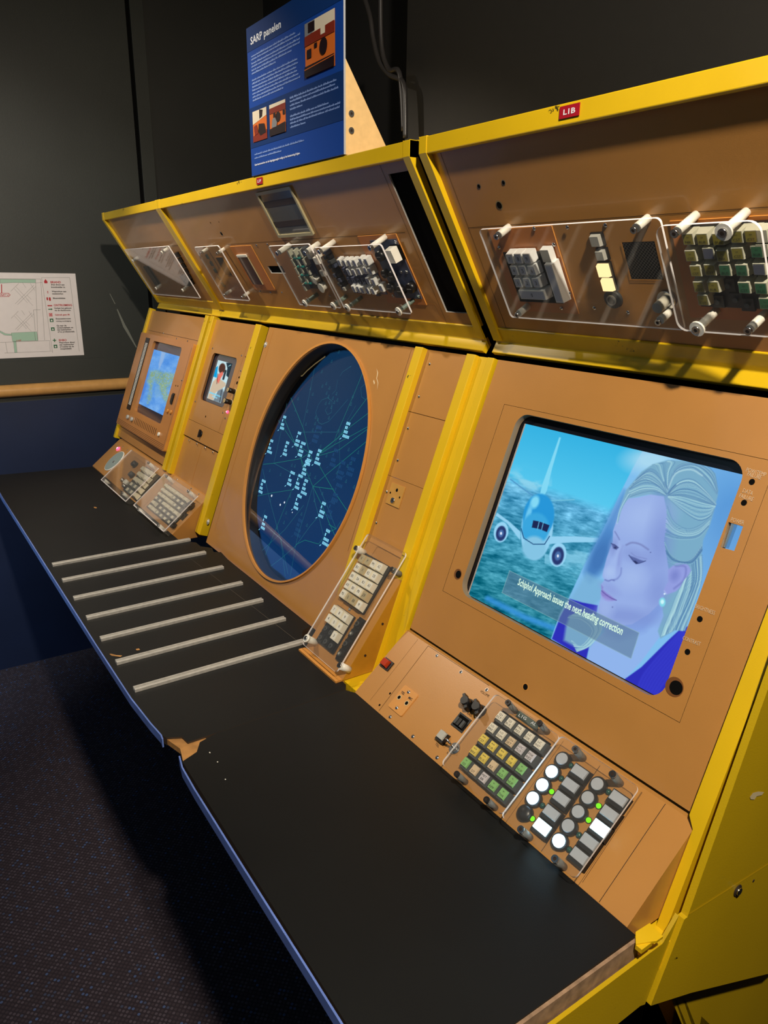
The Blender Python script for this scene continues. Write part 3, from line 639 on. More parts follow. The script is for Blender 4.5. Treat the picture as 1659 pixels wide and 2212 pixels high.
post(con_m, -1.4830, -1.4480, -.170, .7215, .018, wb=-.004); post(con_m, -1.4480, -1.4160, -.170, .7215, .004)
post(con_m, -1.7080, -1.6720, -.130, .7215, .018); post(con_m, -2.7820, -2.7320, -.150, .7215, .018)
post(con_m, -3.2680, -3.2330, -.005, .730, .018); post(con_l, -3.3360, -3.3000, -.005, .730, .018)
post(con_l, -4.2000, -4.1700, -.010, .730, .012)
b = MB(); b.prism([(-.5600 * S, .7215 * S), (-.5600 * S, .006 * S), (-.5465 * S, -.012 * S), (-.5465 * S, -.235 * S), (-.5290 * S, -.235 * S), (-.5290 * S, .7215 * S)], -.012, .012 * S, YELLOW); b.build('post', MP, con_r, bevel=.0012)
# dark floor-level recess panels
KNEE = mat('black_kneehole_panel', RGB(10, 14, 24), .8)
for par_, a_, c_ in ((con_r, -1.4085, -.62), (con_m, -3.2020, -1.4435), (con_l, -4.08, -3.2055)):
    b = MB(); b.prism(yz([(1.03, -.03), (1.07, -.03), (1.07, -1.148), (1.03, -1.148)]), a_ * S, c_ * S, KNEE); b.build('kneehole_panel', YZ, par_)

# right side of the near console
def rs(*p): return RS.at(kR(*p), 0)
b = MB()
sA = [rs(0, 2195), rs(400, 1950), rs(782, 1650), rs(790, 1640), rs(895, 1490), rs(640, 2090), rs(430, 2205), rs(200, 2330), rs(0, 2440)]
front_y = .392 * S
tp = [rs(300, 2010), rs(785, 1652)]
sl = (tp[1][1] - tp[0][1]) / (tp[1][0] - tp[0][0])
polyA = [(front_y, tp[1][1] - .004), (tp[1][0], tp[1][1] - .004), rs(893, 1480), rs(662, 2080), rs(632, 2090), (front_y, rs(632, 2090)[1])]
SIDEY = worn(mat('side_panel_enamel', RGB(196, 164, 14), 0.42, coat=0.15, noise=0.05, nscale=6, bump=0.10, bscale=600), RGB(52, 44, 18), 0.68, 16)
b.prism(polyA, -.0045, 0.0, SIDEY); b.build('side_apron', RS, con_r, bevel=.0015)
b = MB(); lb = MB()
up1 = rs(1440, 0); up0 = rs(915, 1480); dv = (up1[0] - up0[0], up1[1] - up0[1]); k_ = (U(0, 0, 1.285).z - ZW - up0[1]) / dv[1]
lip_z = (.835 * S)
t_ = (lip_z - up0[1]) / dv[1]; lipP = (up0[0] + dv[0] * t_, lip_z)
hoodF = (1.035 * S, 1.25 * S)
polyB = [rs(680, 2070), rs(905, 1492), rs(925, 1478), lipP, hoodF, (1.035 * S, 1.287 * S), (1.62 * S, 1.287 * S), (1.62 * S, rs(1488, 1855)[1]), rs(1488, 1855), rs(950, 1985)]
b.prism(polyB, -.004, .004, SIDEY)
q0, q1 = rs(935, 1455), rs(1488, 1108); b.line(q0, q1, .0022, .0044, YELLOW)
q = rs(1260, 1298); b.cyl(q[0], q[1], .0075, .004, .0052, GROOVE, 14); b.cyl(q[0], q[1], .0048, .005, .0075, CHROME, 12)
q = rs(1368, 1235); b.cyl(q[0], q[1], .002, .004, .0046, GROOVE, 8)
b.poly([rs(1340, 672), rs(1360, 645), rs(1395, 636), rs(1435, 640), rs(1420, 660), rs(1385, 668), rs(1370, 690), rs(1345, 688)], .0046, mat('glue_residue', RGB(205, 190, 150), .7))
b.build('side_panel', RS, con_r, bevel=.0012)
p0_, p1_ = rs(860, 1985), rs(1100, 2212); t_ = (-ZW + .002 - p0_[1]) / (p1_[1] - p0_[1]); b = MB(); b.prism([p0_, (p0_[0] + (p1_[0] - p0_[0]) * t_, -ZW + .002), (1.6 * S, -ZW + .002), (1.6 * S, p0_[1] + .05), (p0_[0], p0_[1] + .05)], -.05, -.014, SIDEY); b.build('plinth', RS, con_r)
b = MB(); b.box(-.5540 * S, -.5140 * S, .866 * S, 1.02 * S, -.06, -.028, YELLOW); b.build('base_filler', WT, con_r)
b = MB(); b.box(-1.4500 * S, -1.4150 * S, .862 * S, 1.0 * S, -.03, .0006, YELLOW); b.build('base_filler', WT, con_m)
b = MB(); b.box(-1.4130 * S, -1.3890 * S, .862 * S, 1.0 * S, -.03, .0006, YELLOW); b.build('base_filler', WT, con_r)
# small bent bracket at the worktop's back corner
b = MB(); bz = .0015
def wr(x, y, z=0.0): return WT.at(kR(x, y), z)
b.prism([wr(597, 1608), wr(692, 1548), wr(782, 1638), wr(740, 1668), wr(598, 1690)], 0, .003, YELLOW); b.prism([wr(598, 1688), wr(712, 1668), wr(640, 1722)], -.004, .0015, YELLOW); b.build('corner_bracket', WT, con_r)

# the red tags on the top beams
FRB = Plane(U(0, 1.0301 - .0012, 0), X1, (0, 0, 1))
def red_tag(par, tl, tr, br_, bl_, txt):
    r = FRB.rect(tl, tr, br_, bl_); b = MB(); b.box(r[0], r[1], r[2], r[3], 0, .0008, RED)
    h = r[3] - r[2]; b.text(txt, (r[0] + r[1]) / 2, r[2] + h * .28, h * .42, WPRINT, .0011, wid=(r[1] - r[0]) * .62, al='c', bold=.0003); b.build('label_tag', FRB, par)
red_tag(con_r, kV(790, 250), kV(875, 238), kV(873, 290), kV(792, 302), 'L1B')
red_tag(con_m, kD(713, 20), kD(770, 12), kD(770, 80), kD(713, 88), 'L1P')

# ------------------------------------------------------------------ small shared makers
def screw_mb(b, u, v, w=0.0, r=.0028, m=CHROME, ang=.6):
    b.cyl(u, v, r, w, w + .0006, m, 14); b.dome(u, v, r * .92, w + .0006, .0008, m, 12, 3); c_, s_ = math.cos(ang) * r * .8, math.sin(ang) * r * .8
    b.line((u - c_, v - s_), (u + c_, v + s_), .0007, w + .0015, GROOVE)
def proto(mb): return mb
class Proto:
    """the first instance is built, the later ones are copies of it"""
    def __init__(s, name, make): s.name = name; s.make = make; s.src = None
    def put(s, plane, u, v, w, par, rotz=0.0):
        W = plane.M @ Matrix.Translation((u, v, w)) @ Matrix.Rotation(rotz, 4, 'Z')
        if s.src is None:
            mb = s.make(); V = mb.v; me = bpy.data.meshes.new(s.name); me.from_pydata(V, [], mb.f)
            for m in mb.mats: me.materials.append(m)
            me.polygons.foreach_set('material_index', mb.m); me.polygons.foreach_set('use_smooth', mb.sm); me.update()
            o = bpy.data.objects.new(s.name, me); COL.objects.link(o); s.src = o; place(o, W, par); return o
        return copy_to(s.src, W, par)
def mk_standoff(h, r, m, washer=None, head=CHROME, hr=.003):
    def f():
        b = MB(); b.cyl(0, 0, r, 0, h, m, 14)
        if washer: b.cyl(0, 0, washer, h + .003, h + .0055, NYLON, 16)
        t = h + (.0055 if washer else .003); b.cyl(0, 0, hr, t, t + .0022, head, 12); b.cyl(0, 0, hr * .5, t + .0022, t + .0024, GROOVE, 6); return b
    return f
def mk_screw():
    b = MB(); screw_mb(b, 0, 0); return b
P_screw = Proto('screw', mk_screw)
def screws(par, plane, k, pts):
    for p in pts: q = plane.at(k(*p)); P_screw.put(plane, q[0], q[1], 0, par, random.random() * 3)
def cover(par, plane, r, w, heads, st, th=.003, rr=.006, shift=0):
    """clear acrylic sheet over an instrument, carried by standoffs"""
    b = MB(); b.plate(rrect(r[0], r[1], r[2], r[3], rr), [], w + th, th, ACRYL, ACEDGE, back=True)
    o = b.build('acrylic_cover', plane, par)
    for k, p in heads: q = plane.at(p, w); st[k].put(plane, q[0], q[1], 0, o)
    return o
def legend(b, plane, k, txt, p0, p1, h, m, w=.0006, bold=0.0):
    a = plane.at(k(*p0)); c = plane.at(k(*p1)); b.text(txt, a[0], a[1], h, m, w, ang=math.atan2(c[1] - a[1], c[0] - a[0]), wid=math.hypot(c[0] - a[0], c[1] - a[1]), bold=bold)
def hole(b, u, v, r, w=.0003, m=None, rim=None):
    if rim: b.poly(ell(u, v, r * 1.35, n=20), w, rim)
    b.poly(ell(u, v, r, n=20), w + .0003, m or BLACKM)
def mid(a, c, t): return (a[0] + (c[0] - a[0]) * t, a[1] + (c[1] - a[1]) * t)

# ================================================================== NEAR RIGHT CONSOLE
# --- leaning main panel with the video screen
u0, u1, v1 = -1.381 * S, -.5612 * S, .7205 * S
bz_ = (-1.311 * S, -.636 * S, .1345 * S, .6165 * S)
b = MB(); b.plate([(u0, .0045), (u1, .0045), (u1, v1), (u0, v1)], [[(bz_[0], bz_[2]), (bz_[1], bz_[2]), (bz_[1], bz_[3]), (bz_[0], bz_[3])]], 0, .004, ORANGE, GROOVE)
q = MP.at(kM(380, 1475)); hole(b, q[0], q[1], .0042, rim=ORANGE_E)
b.build('main_panel', MP, con_r)
L_ = [MP.at(kM(*p))[0] for p in ((45, 880), (325, 130))]; R_ = [MP.at(kM(*p))[0] for p in ((1500, 450), (1140, 1400))]
T_ = [MP.at(kM(*p))[1] for p in ((500, 65), (1400, 255))]; B_ = [MP.at(kM(*p))[1] for p in ((120, 1030), (980, 1490))]
op = (sum(L_) / 2, sum(R_) / 2, sum(B_) / 2, sum(T_) / 2)
OPW = mat('screen_opening_edge', RGB(150, 132, 108), .45)
g = .0005
slot = [MP.at(kM(*p)) for p in ((1450, 605), (1527, 628), (1480, 757), (1408, 738))]
b = MB(); b.plate(rrect(bz_[0] + g, bz_[1] - g, bz_[2] + g, bz_[3] - g, .0005, 1), [rrect(*op, .022, 8), slot], -.0002, .011, ORANGE, GROOVE, OPW)
for p, r in (((22, 880), .0085), ((1165, 1475), .0115)):
    q = MP.at(kM(*p)); b.poly(ell(q[0], q[1], r, n=28), .0002, mat('counterbore', RGB(120, 74, 32), .6)); b.poly(ell(q[0] + r * .2, q[1], r * .72, n=24), .0004, BLACKM)
for p in ((1575, 393), (1533, 503), (1300, 1117), (1235, 1290)): q = MP.at(kM(*p)); hole(b, q[0], q[1], .0034, .0001)
for t, p0, p1 in (('POW/TEMP', (1540, 338), (1646, 366)), ('FAILURE', (1546, 360), (1620, 381)), ('DATA', (1522, 448), (1576, 464)), ('FAILURE', (1504, 474), (1578, 496)), ('POWER', (1460, 600), (1530, 620)), ('BRIGHTNESS', (1270, 1056), (1376, 1096)), ('CONTRAST', (1206, 1224), (1300, 1260))):
    legend(b, MP, kM, t, p0, p1, .0046, WINK, .0004)
b.build('screen_bezel', MP, con_r)
b = MB(); q = [MP.at(kM(*p), -.006) for p in ((1470, 612), (1487, 617), (1440, 742), (1422, 737))]; b.prism(q, -.012, -.004, CHROME); b.build('power_switch', MP, con_r)
# --- what the screen shows
SD = -.011
pl = [MP.at(kM(*p), SD)[0] for p in ((386, 92), (78, 972))]; pt = [MP.at(kM(*p), SD)[1] for p in ((390, 92), (1480, 340))]; pb = [MP.at(kM(*p), SD)[1] for p in ((150, 1030), (900, 1430))]
scr = (sum(pl) / 2, op[1] + .016, sum(pb) / 2, sum(pt) / 2)
b = MB(); b.box(op[0] - .02, op[1] + .03, op[2] - .02, op[3] + .02, SD - .02, SD - .001, mat('display_surround', RGB(8, 10, 20), .3)); b.box(scr[0] - .0026, scr[0] - .0006, scr[2], scr[3], SD - .001, SD, mat('pale_display_edge', RGB(190, 180, 176), .4)); b.build('display_housing', MP, con_r)
c = Canvas(MP, scr, SD, 440, 360, kM)
X, Y = c.X, c.Y
# sky to sea
hz = Y - (330 + (X - 240) * .33)
t = np.clip((Y - .23 * (X - 390) - 90) / 420, 0, 1)[..., None]
c.C = np.array((54, 178, 226.)) * (1 - t) + np.array((96, 206, 242.)) * t
sea = np.clip(hz / 60, 0, 1)[..., None]; t2 = np.clip((hz - 60) / 560, 0, 1)[..., None]
n1 = c.noise(34, 3, 2.4, 14)[..., None]; n2 = c.noise(9, 5, 3.5, 14)[..., None]
seacol = np.array((92, 172, 214.)) * (1 - t2) + np.array((34, 124, 146.)) * t2; seacol = seacol + (n1 - .5) * 90 + (n2 - .5) * 90
c.C = c.C * (1 - sea) + seacol * sea
cl = np.clip((c.noise(60, 11, 2.0, 14) - .50) * 6, 0, 1); c.put(cl * np.exp(-((hz - 20) / 50) ** 2) * (X < 520) * .8, (150, 214, 238)); c.put(cl * np.exp(-((hz - 330 + (X - 600) * .2) / 110) ** 2) * .75 * (X > 480), (140, 208, 236))
c.stroke([(180, 1010), (380, 1110), (540, 1170)], 30, (60, 150, 226), 20, .8)
# aeroplane
WH = (146, 208, 240); DKB = (44, 96, 160)
c.poly([(230, 556), (290, 600), (352, 655), (350, 700), (280, 610), (222, 572)], WH, 4); c.poly([(500, 682), (640, 680), (766, 690), (766, 712), (620, 712), (498, 722)], WH, 4)
c.stroke([(300, 380), (360, 425), (420, 468)], 6, (80, 150, 200)); c.stroke([(500, 492), (570, 490), (636, 487)], 7, (110, 190, 220))
c.poly([(557, 157), (566, 160), (520, 320), (492, 440), (476, 470), (452, 468), (470, 400), (510, 290)], (130, 216, 244), 4)
c.ell(440, 640, 84, 166, WH, .08, 6); c.ell(448, 575, 82, 120, (40, 150, 216), .1, 8); c.ell(428, 500, 22, 34, (130, 216, 244), .6, 20); c.ell(392, 580, 14, 70, (110, 200, 240), .7, 14)
c.ell(432, 640, 72, 84, (58, 166, 222), .2, 6); c.ell(424, 742, 62, 62, (132, 196, 228), .3)
c.stroke([(356, 640), (370, 690), (420, 722), (480, 722), (506, 680)], 5, (30, 80, 130)); c.poly([(420, 596), (452, 602), (506, 622), (492, 658), (452, 642), (412, 634)], (30, 40, 84), 3)
for x_ in (445, 468): c.stroke([(x_ + 6, 604), (x_ - 4, 646)], 4, (100, 180, 220))
for (x_, y_, a_, b_) in ((250, 665, 34, 50), (550, 784, 40, 60)):
    c.ell(x_, y_ - 6, a_ + 4, b_ + 4, (150, 212, 244), .1, 10); c.ell(x_, y_, a_ * .78, b_ * .8, (40, 56, 110), .2, 10); c.ell(x_, y_, a_ * .4, b_ * .4, (74, 112, 170), .5, 10); c.ell(x_, y_, 5, 8, (230, 240, 255), .5)
# right-hand picture: a fair-haired woman looking down to the left
SPL = [(1000, 225), (940, 330), (870, 470), (830, 560), (760, 700), (680, 850), (610, 1000), (560, 1090), (510, 1230), (700, 1700), (1900, 1700), (1900, 200)]
c.poly(SPL, (128, 190, 238), 5)
c.ell(1480, 620, 210, 330, (88, 150, 214), 1.2, op=.9); c.ell(1440, 900, 150, 240, (112, 168, 222), 1.2, op=.7); c.ell(1040, 280, 120, 60, (168, 216, 240), 1.2)
c.poly([(900, 440), (840, 540), (735, 740), (690, 870), (720, 920), (790, 850), (860, 650), (900, 540)], (70, 128, 196), 40, .8); c.ell(770, 790, 44, 110, (60, 110, 176), 1.0, 24, .7)
c.poly([(700, 870), (610, 1010), (560, 1100), (650, 1110), (790, 1010), (800, 920)], (120, 176, 214), 30, .8)
def z(*pts): return [(x + 611, y + 220) for x, y in pts]
DR = (46, 48, 186); SK = (150, 174, 230); SKD = (122, 142, 208); SKL = (168, 192, 238); HAIR = (122, 172, 200); HL = (184, 226, 230); HD = (74, 118, 166)
def curve(G, t, n=14):
    """a smooth curve through the control points of guide A mixed with guide B"""
    A, B = np.array(G[0], float), np.array(G[1], float); P = A * (1 - t) + B * t; Q = np.vstack([2 * P[0] - P[1], P, 2 * P[-1] - P[-2]]); out = []
    for i in range(1, len(Q) - 2):
        for u in np.linspace(0, 1, 5)[:-1]:
            out.append(.5 * ((2 * Q[i]) + (Q[i + 1] - Q[i - 1]) * u + (2 * Q[i - 1] - 5 * Q[i] + 4 * Q[i + 1] - Q[i + 2]) * u * u + (3 * Q[i] - Q[i - 1] - 3 * Q[i + 1] + Q[i + 2]) * u ** 3))
    out.append(Q[-2]); return [(p[0] + 611, p[1] + 220) for p in out]
c.poly([(612, 1010), (680, 1030), (760, 1045), (750, 1120), (720, 1240), (700, 1330), (518, 1222), (560, 1110)], DR, 6)
# neck and far shoulder hair
c.poly(z((150, 850), (190, 960), (110, 1040), (95, 1120), (290, 1215), (380, 1120), (470, 1000), (540, 900), (520, 760), (430, 700)), (144, 180, 236), 8)
c.poly(z((150, 880), (330, 905), (470, 800), (500, 850), (400, 960), (260, 1010), (190, 985)), (126, 156, 222), 40, .8)
c.poly(z((0, 880), (60, 870), (150, 880), (165, 960), (110, 1040), (60, 1060), (-30, 1010), (-20, 940)), HAIR, 18, .95)
R = random.Random(3)
for i in range(60):
    c.stroke(curve((((-10, 890), (60, 900), (120, 960), (60, 1040), (10, 1010)), ((40, 860), (140, 880), (170, 950), (110, 1035), (40, 1070))), R.random()), R.uniform(2, 4), R.choice((HL, HD, HAIR, (150, 200, 214))), 3, R.uniform(.35, .8))
c.poly(z((585, 950), (520, 1010), (440, 1090), (380, 1150), (290, 1215), (380, 1300), (560, 1340), (700, 1000), (640, 930)), DR, 6)
for i in range(8): c.stroke(curve((((590, 960), (500, 1060), (400, 1180), (360, 1260)), ((640, 1000), (600, 1100), (520, 1200), (460, 1290))), i / 7), 9, (66, 74, 222), 14, .5)
# back of the hair
c.poly(z((300, 215), (330, 180), (380, 120), (440, 80), (520, 58), (600, 62), (700, 88), (770, 128), (784, 240), (762, 330), (742, 400), (706, 480), (696, 560), (704, 600), (694, 700), (655, 830), (610, 960), (560, 955), (480, 1000), (466, 960), (496, 880), (480, 760), (480, 560), (500, 300), (420, 240), (310, 262), (270, 330), (250, 390), (262, 320)), HAIR, 8)
c.poly(z((440, 200), (520, 210), (520, 300), (530, 420), (500, 480), (540, 620), (500, 760), (440, 700), (470, 400)), (104, 150, 196), 40, .8)
# face
FACE = z((308, 262), (360, 256), (430, 240), (498, 250), (512, 320), (520, 400), (500, 470), (512, 560), (524, 640), (520, 740), (480, 810), (420, 870), (330, 925), (230, 935), (165, 905), (150, 862), (158, 810), (166, 782), (164, 755), (172, 735), (166, 714), (178, 700), (184, 690), (174, 668), (182, 630), (196, 575), (214, 525), (228, 492), (230, 430), (254, 360), (280, 300))
c.poly(FACE, SK, 5)
def f(x, y, a, b, col, ang=0, op=.7): c.ell(x + 611, y + 220, a, b, col, 1.3, ang, op)
f(400, 350, 130, 80, SKL, -10, .6); f(480, 480, 60, 170, SKD, 6, .55); f(420, 700, 110, 90, (142, 164, 224), 0, .5); f(330, 680, 70, 60, SKL, 0, .6); f(300, 880, 160, 40, SKD, 6, .6); f(470, 760, 50, 80, SKD, 20, .5)
f(345, 560, 70, 34, (132, 150, 212), 18, .6); f(240, 520, 26, 40, (128, 146, 208), 0, .6); f(190, 850, 40, 40, SKL, 0, .5); f(215, 740, 50, 24, (140, 158, 220), 30, .6)
# nose
c.poly(z((262, 480), (238, 560), (186, 640), (176, 680), (196, 692), (232, 694), (262, 668), (272, 640), (262, 580), (280, 520)), (160, 184, 236), 22, .8); f(214, 650, 26, 26, SKL, 0, .9)
c.stroke(curve((((274, 628), (270, 660), (252, 684), (232, 690)),) * 2, 0), 6, (106, 122, 190), 9, .75); c.stroke(curve((((188, 690), (206, 696), (222, 690), (236, 694)),) * 2, 0), 6, (94, 106, 176), 7, .8); f(262, 600, 12, 60, (136, 152, 216), 8, .5)
c.stroke(curve((((282, 512), (264, 560), (258, 610)),) * 2, 0), 5, (132, 150, 212), 14, .5)
# eyes and brows
c.stroke(curve((((300, 506), (330, 494), (372, 502), (416, 530)),) * 2, 0), 8, (112, 122, 178), 9, .8); c.stroke(curve((((240, 436), (252, 456), (264, 478)),) * 2, 0), 6, (106, 118, 178), 6, .75)
c.poly(z((316, 562), (334, 590), (356, 606), (396, 592), (372, 584), (344, 572)), (82, 96, 156), 7, .9); c.stroke(curve((((314, 560), (334, 586), (358, 604), (402, 590)),) * 2, 0), 4, (50, 62, 118), 4, .9); c.stroke(curve((((326, 548), (350, 566), (384, 574), (408, 580)),) * 2, 0), 4, (116, 130, 192), 6, .7)
c.poly(z((336, 592), (346, 588), (362, 600), (352, 608)), (38, 46, 92), 4, .9)
c.poly(z((222, 500), (242, 506), (258, 522), (248, 532), (230, 524)), (84, 98, 158), 6, .9); c.stroke(z((220, 498), (240, 506), (258, 520)), 4, (52, 62, 118), 4, .9); f(242, 520, 7, 6, (40, 48, 96), 0, .8)
# mouth
c.poly(z((168, 716), (178, 728), (176, 742), (196, 760), (222, 778), (248, 798), (224, 800), (196, 792), (172, 776), (166, 760), (170, 744)), (138, 122, 200), 8, .85); c.stroke(curve((((170, 748), (190, 766), (216, 784), (248, 798)),) * 2, 0), 4, (84, 76, 154), 4, .85); f(196, 790, 22, 9, (152, 146, 218), 24, .7)
for x, y in ((428, 545), (227, 834)): c.ell(x + 611, y + 220, 3.5, 3.5, (100, 112, 172), .8)
# ear
c.poly(z((520, 636), (560, 604), (622, 600), (642, 640), (610, 708), (560, 752), (512, 768), (498, 742), (520, 700)), (146, 158, 224), 8); c.stroke(curve((((560, 618), (612, 622), (604, 690), (552, 736)),) * 2, 0), 8, (112, 122, 192), 10, .8); f(556, 668, 22, 30, (116, 128, 200), 20, .7); c.stroke(z((500, 748), (512, 764)), 6, (170, 186, 236), 5, .8)
c.ell(490 + 611, 808 + 220, 17, 24, (128, 214, 232), .35); c.ell(490 + 611, 806 + 220, 9, 12, (206, 246, 250), .6); c.ell(502 + 611, 764 + 220, 5, 5, (220, 240, 255), .6)
# strands
FAM = ((((516, 236), (470, 190), (400, 170), (320, 205)), ((505, 245), (440, 225), (370, 240), (305, 262)), 40), (((516, 232), (490, 150), (430, 100), (360, 150)), ((512, 240), (460, 190), (390, 165), (315, 210)), 30), (((518, 220), (530, 120), (560, 70), (540, 60)), ((516, 230), (480, 150), (450, 90), (430, 85)), 24),
       (((520, 214), (560, 130), (640, 104), (720, 170), (778, 240)), ((520, 190), (570, 90), (680, 70), (760, 120), (784, 220)), 40), (((520, 236), (580, 170), (650, 160), (720, 220), (775, 290)), ((522, 260), (600, 330), (680, 380), (740, 360), (765, 310)), 60), (((516, 300), (550, 380), (620, 420), (690, 400), (750, 350)), ((505, 470), (560, 480), (620, 480), (680, 470), (730, 420)), 60),
       (((500, 480), (530, 550), (590, 590), (650, 570), (700, 500)), ((520, 600), (560, 615), (610, 605), (650, 615), (700, 560)), 40), (((645, 610), (650, 700), (610, 800), (560, 900), (540, 950)), ((700, 560), (700, 680), (665, 800), (625, 900), (600, 960)), 50), (((600, 700), (560, 780), (530, 860), (500, 930), (480, 990)), ((650, 640), (640, 740), (600, 850), (570, 920), (545, 960)), 50), (((305, 240), (275, 300), (256, 350), (250, 395)), ((330, 235), (292, 285), (270, 330), (256, 385)), 14))
for A, B, n in FAM:
    for i in range(n):
        t = R.random(); c.stroke(curve((A, B), t), R.uniform(1.6, 4.2), R.choice((HL, HL, HD, HD, (150, 200, 216), (100, 148, 190))), 3, R.uniform(.3, .75))
c.stroke(curve((((520, 212), (560, 130), (640, 108), (700, 140)),) * 2, 0), 7, (196, 232, 236), 7, .7); c.stroke(curve((((522, 236), (540, 210), (560, 190)),) * 2, 0), 8, (64, 104, 156), 8, .7); c.stroke(curve((((520, 212), (505, 190), (500, 175)),) * 2, 0), 7, (70, 110, 160), 8, .6)
c.poly([(295, 862), (979, 1190), (936, 1326), (255, 978)], (92, 122, 150), 3, .62); 
for a, d in (((295, 862), (979, 1190)), ((979, 1190), (936, 1326)), ((936, 1326), (255, 978)), ((255, 978), (295, 862))): c.stroke([a, d], 2.5, (150, 190, 190), 3, .7)
PIC = painted('lit_display_picture', 1.0)
c.mesh('video_screen', con_r, PIC)
b = MB(); a = MP.at(kM(336, 934), SD + .0006); d = MP.at(kM(886, 1202), SD + .0006)
b.text('Schiphol Approach issues the next heading correction', a[0], (a[1] + d[1]) / 2, .0100, emit('caption_white', RGB(214, 246, 226), 1.0), SD + .0006, wid=d[0] - a[0], bold=.0005); b.build('screen_caption', MP, con_r)

# --- sloped desk panel
b = MB()
x0_, x1_ = -1.388 * S, -.5525 * S
lpg = -.5475 * S
b.prism([(.8575 * S, 0), (1.0178 * S - .002, .1329 * S - .0016), (1.06 * S, .1329 * S - .0016), (1.06 * S, -.02), (.8575 * S, -.02)], x0_, lpg, ORANGE)
b.build('desk_panel', YZ, con_r)
def joint(p, q, wd):
    b = MB(); b.line(p, q, wd, .0003, GROOVE); b.build('panel_joint', LP, con_r)
for p, q, wd in (((860, 90), (230, 920), .0006), ((730, 5), (115, 790), .0003), ((860, 90), (1640, 600), .0005)): joint(LP.at(kN(*p)), LP.at(kN(*q)), wd)
joint(LP.at(kR(800, 735)), LP.at(kR(355, 1395)), .0007); joint(LP.at(kR(640, 655)), LP.at(kR(215, 1283)), .0004)
for t, p0, p1, h in (('VOLUME', (1520, 680), (1630, 750), .0036), ('TEL', (1280, 855), (1322, 885), .0036), ('REC', (1392, 935), (1434, 962), .003), ('RAD', (1350, 962), (1408, 1002), .0036), ('TEL', (945, 1350), (990, 1395), .0036), ('RAD', (1092, 1468), (1136, 1500), .0036)):
    b = MB(); legend(b, LP, kN, t, p0, p1, h, INK, .0004); b.build('lettering', LP, con_r)
for p in ((238, 848), (372, 700)): q = LP.at(kN(*p)); b = MB(); hole(b, q[0], q[1], .0018, .0002); b.build('screw_hole', LP, con_r)
for p in ((973, 215), (1280, 425), (1610, 655), (375, 1000), (665, 1250), (975, 1520)):
    q = LP.at(kN(*p)); P_screw.put(LP, q[0], q[1], 0.0002, con_r, 1.0)
b = MB(); q = LP.at(kN(548, 805)); c_ = q; uu = LP.at(kN(735, 720))[0] - LP.at(kN(520, 1010))[0]
pp = [LP.at(kN(*p)) for p in ((570, 592), (735, 720), (522, 1012), (350, 858))]
ju0, ju1 = (pp[0][0] + pp[3][0]) / 2, (pp[1][0] + pp[2][0]) / 2; jv0, jv1 = (pp[2][1] + pp[3][1]) / 2, (pp[0][1] + pp[1][1]) / 2
b.plate(rrect(ju0, ju1, jv0, jv1, .003), [], .0016, .0016, mat('jack_plate_enamel', RGB(206, 142, 66), .4, noise=.05), back=True)
for p in ((495, 755), (590, 830)): q = LP.at(kN(*p)); b.poly(ell(q[0], q[1], .0042, n=20), .0018, CREAM); b.poly(ell(q[0], q[1], .0030, n=20), .0020, BLACKM)
legend(b, LP, kN, 'TEL', (512, 698), (556, 728), .0038, INK, .0019, .0004); legend(b, LP, kN, 'MIC', (606, 768), (652, 800), .0038, INK, .0019, .0004)
jp = b.build('jack_plate', LP, con_r)
for p in ((616, 688), (465, 890)): q = LP.at(kN(*p)); P_screw.put(LP, q[0], q[1], .0016, jp)
def tknob():
    b = MB(); b.cyl(0, 0, .0095, 0, .004, BLACK, 20, r1=.0085); b.cyl(0, 0, .0075, .004, .017, BLACK, 18, r1=.0062); b.box(-.0022, .0022, -.012, .012, .004, .015, BLACK); return b
P_knob = Proto('selector_knob', tknob)
for p in ((1385, 850), (1530, 925)): q = LP.at(kN(*p)); P_knob.put(LP, q[0], q[1], 0, con_r, .9)
b = MB(); s_ = [LP.at(kN(*p)) for p in ((1250, 922), (1430, 1072), (1320, 1222), (1138, 1078))]; cx_ = (sum(p[0] for p in s_) / 4, sum(p[1] for p in s_) / 4)
b.box(cx_[0] - .0125, cx_[0] + .0125, cx_[1] - .0115, cx_[1] + .0115, 0, .0012, BLACK); b.box(cx_[0] - .010, cx_[0] + .010, cx_[1] - .009, cx_[1] + .009, .0012, .0014, BLACKM)
for du in (-.0065, 0, .0065): b.box(cx_[0] + du - .0022, cx_[0] + du + .0022, cx_[1] - .007, cx_[1] + .004, .0014, .0055, DGREY if du else BLACK)
b.build('socket', LP, con_r)
def sqbutton(lens, w_=.0095, h_=.0095, hw=.0125, hh_=.0115, base=BLACK):
    def f():
        b = MB(); b.taper(-hw, hw, -hh_, hh_, 0, .006, .0012, base); b.taper(-w_, w_, -h_ + .0016, h_ + .0016, .006, .0085, .0004, lens); return b
    return f
GLENS = mat('grey_button_lens', RGB(184, 190, 200), .35, noise=.05); LITW = emit('lit_white_lens', (0.50, 0.86, 1.0, 1), 9.0); LITR = emit('lit_round_lens', (0.45, 0.76, 1.0, 1), 9.0)
q = LP.at(kN(1035, 1255), .004); Proto('square_button', sqbutton(GREYKEY, .0065, .0062, .0088, .0088)).put(LP, q[0], q[1], 0, con_r)
def toggle():
    b = MB(); b.cyl(0, 0, .0085, 0, .0015, CHROME, 18); b.cyl(0, 0, .006, .0015, .005, CHROME, 6); b.tube([(0, 0, .004), (-.004, .001, .012), (-.008, .002, .019)], .0017, CHROME); return b
q = LP.at(kN(1200, 1405)); Proto('toggle_switch', toggle).put(LP, q[0], q[1], 0, con_r)
b = MB(); q = LP.at(kN(335, 330)); b.box(q[0] - .0115, q[0] + .0115, q[1] - .0085, q[1] + .0085, 0, .0025, BLACK)
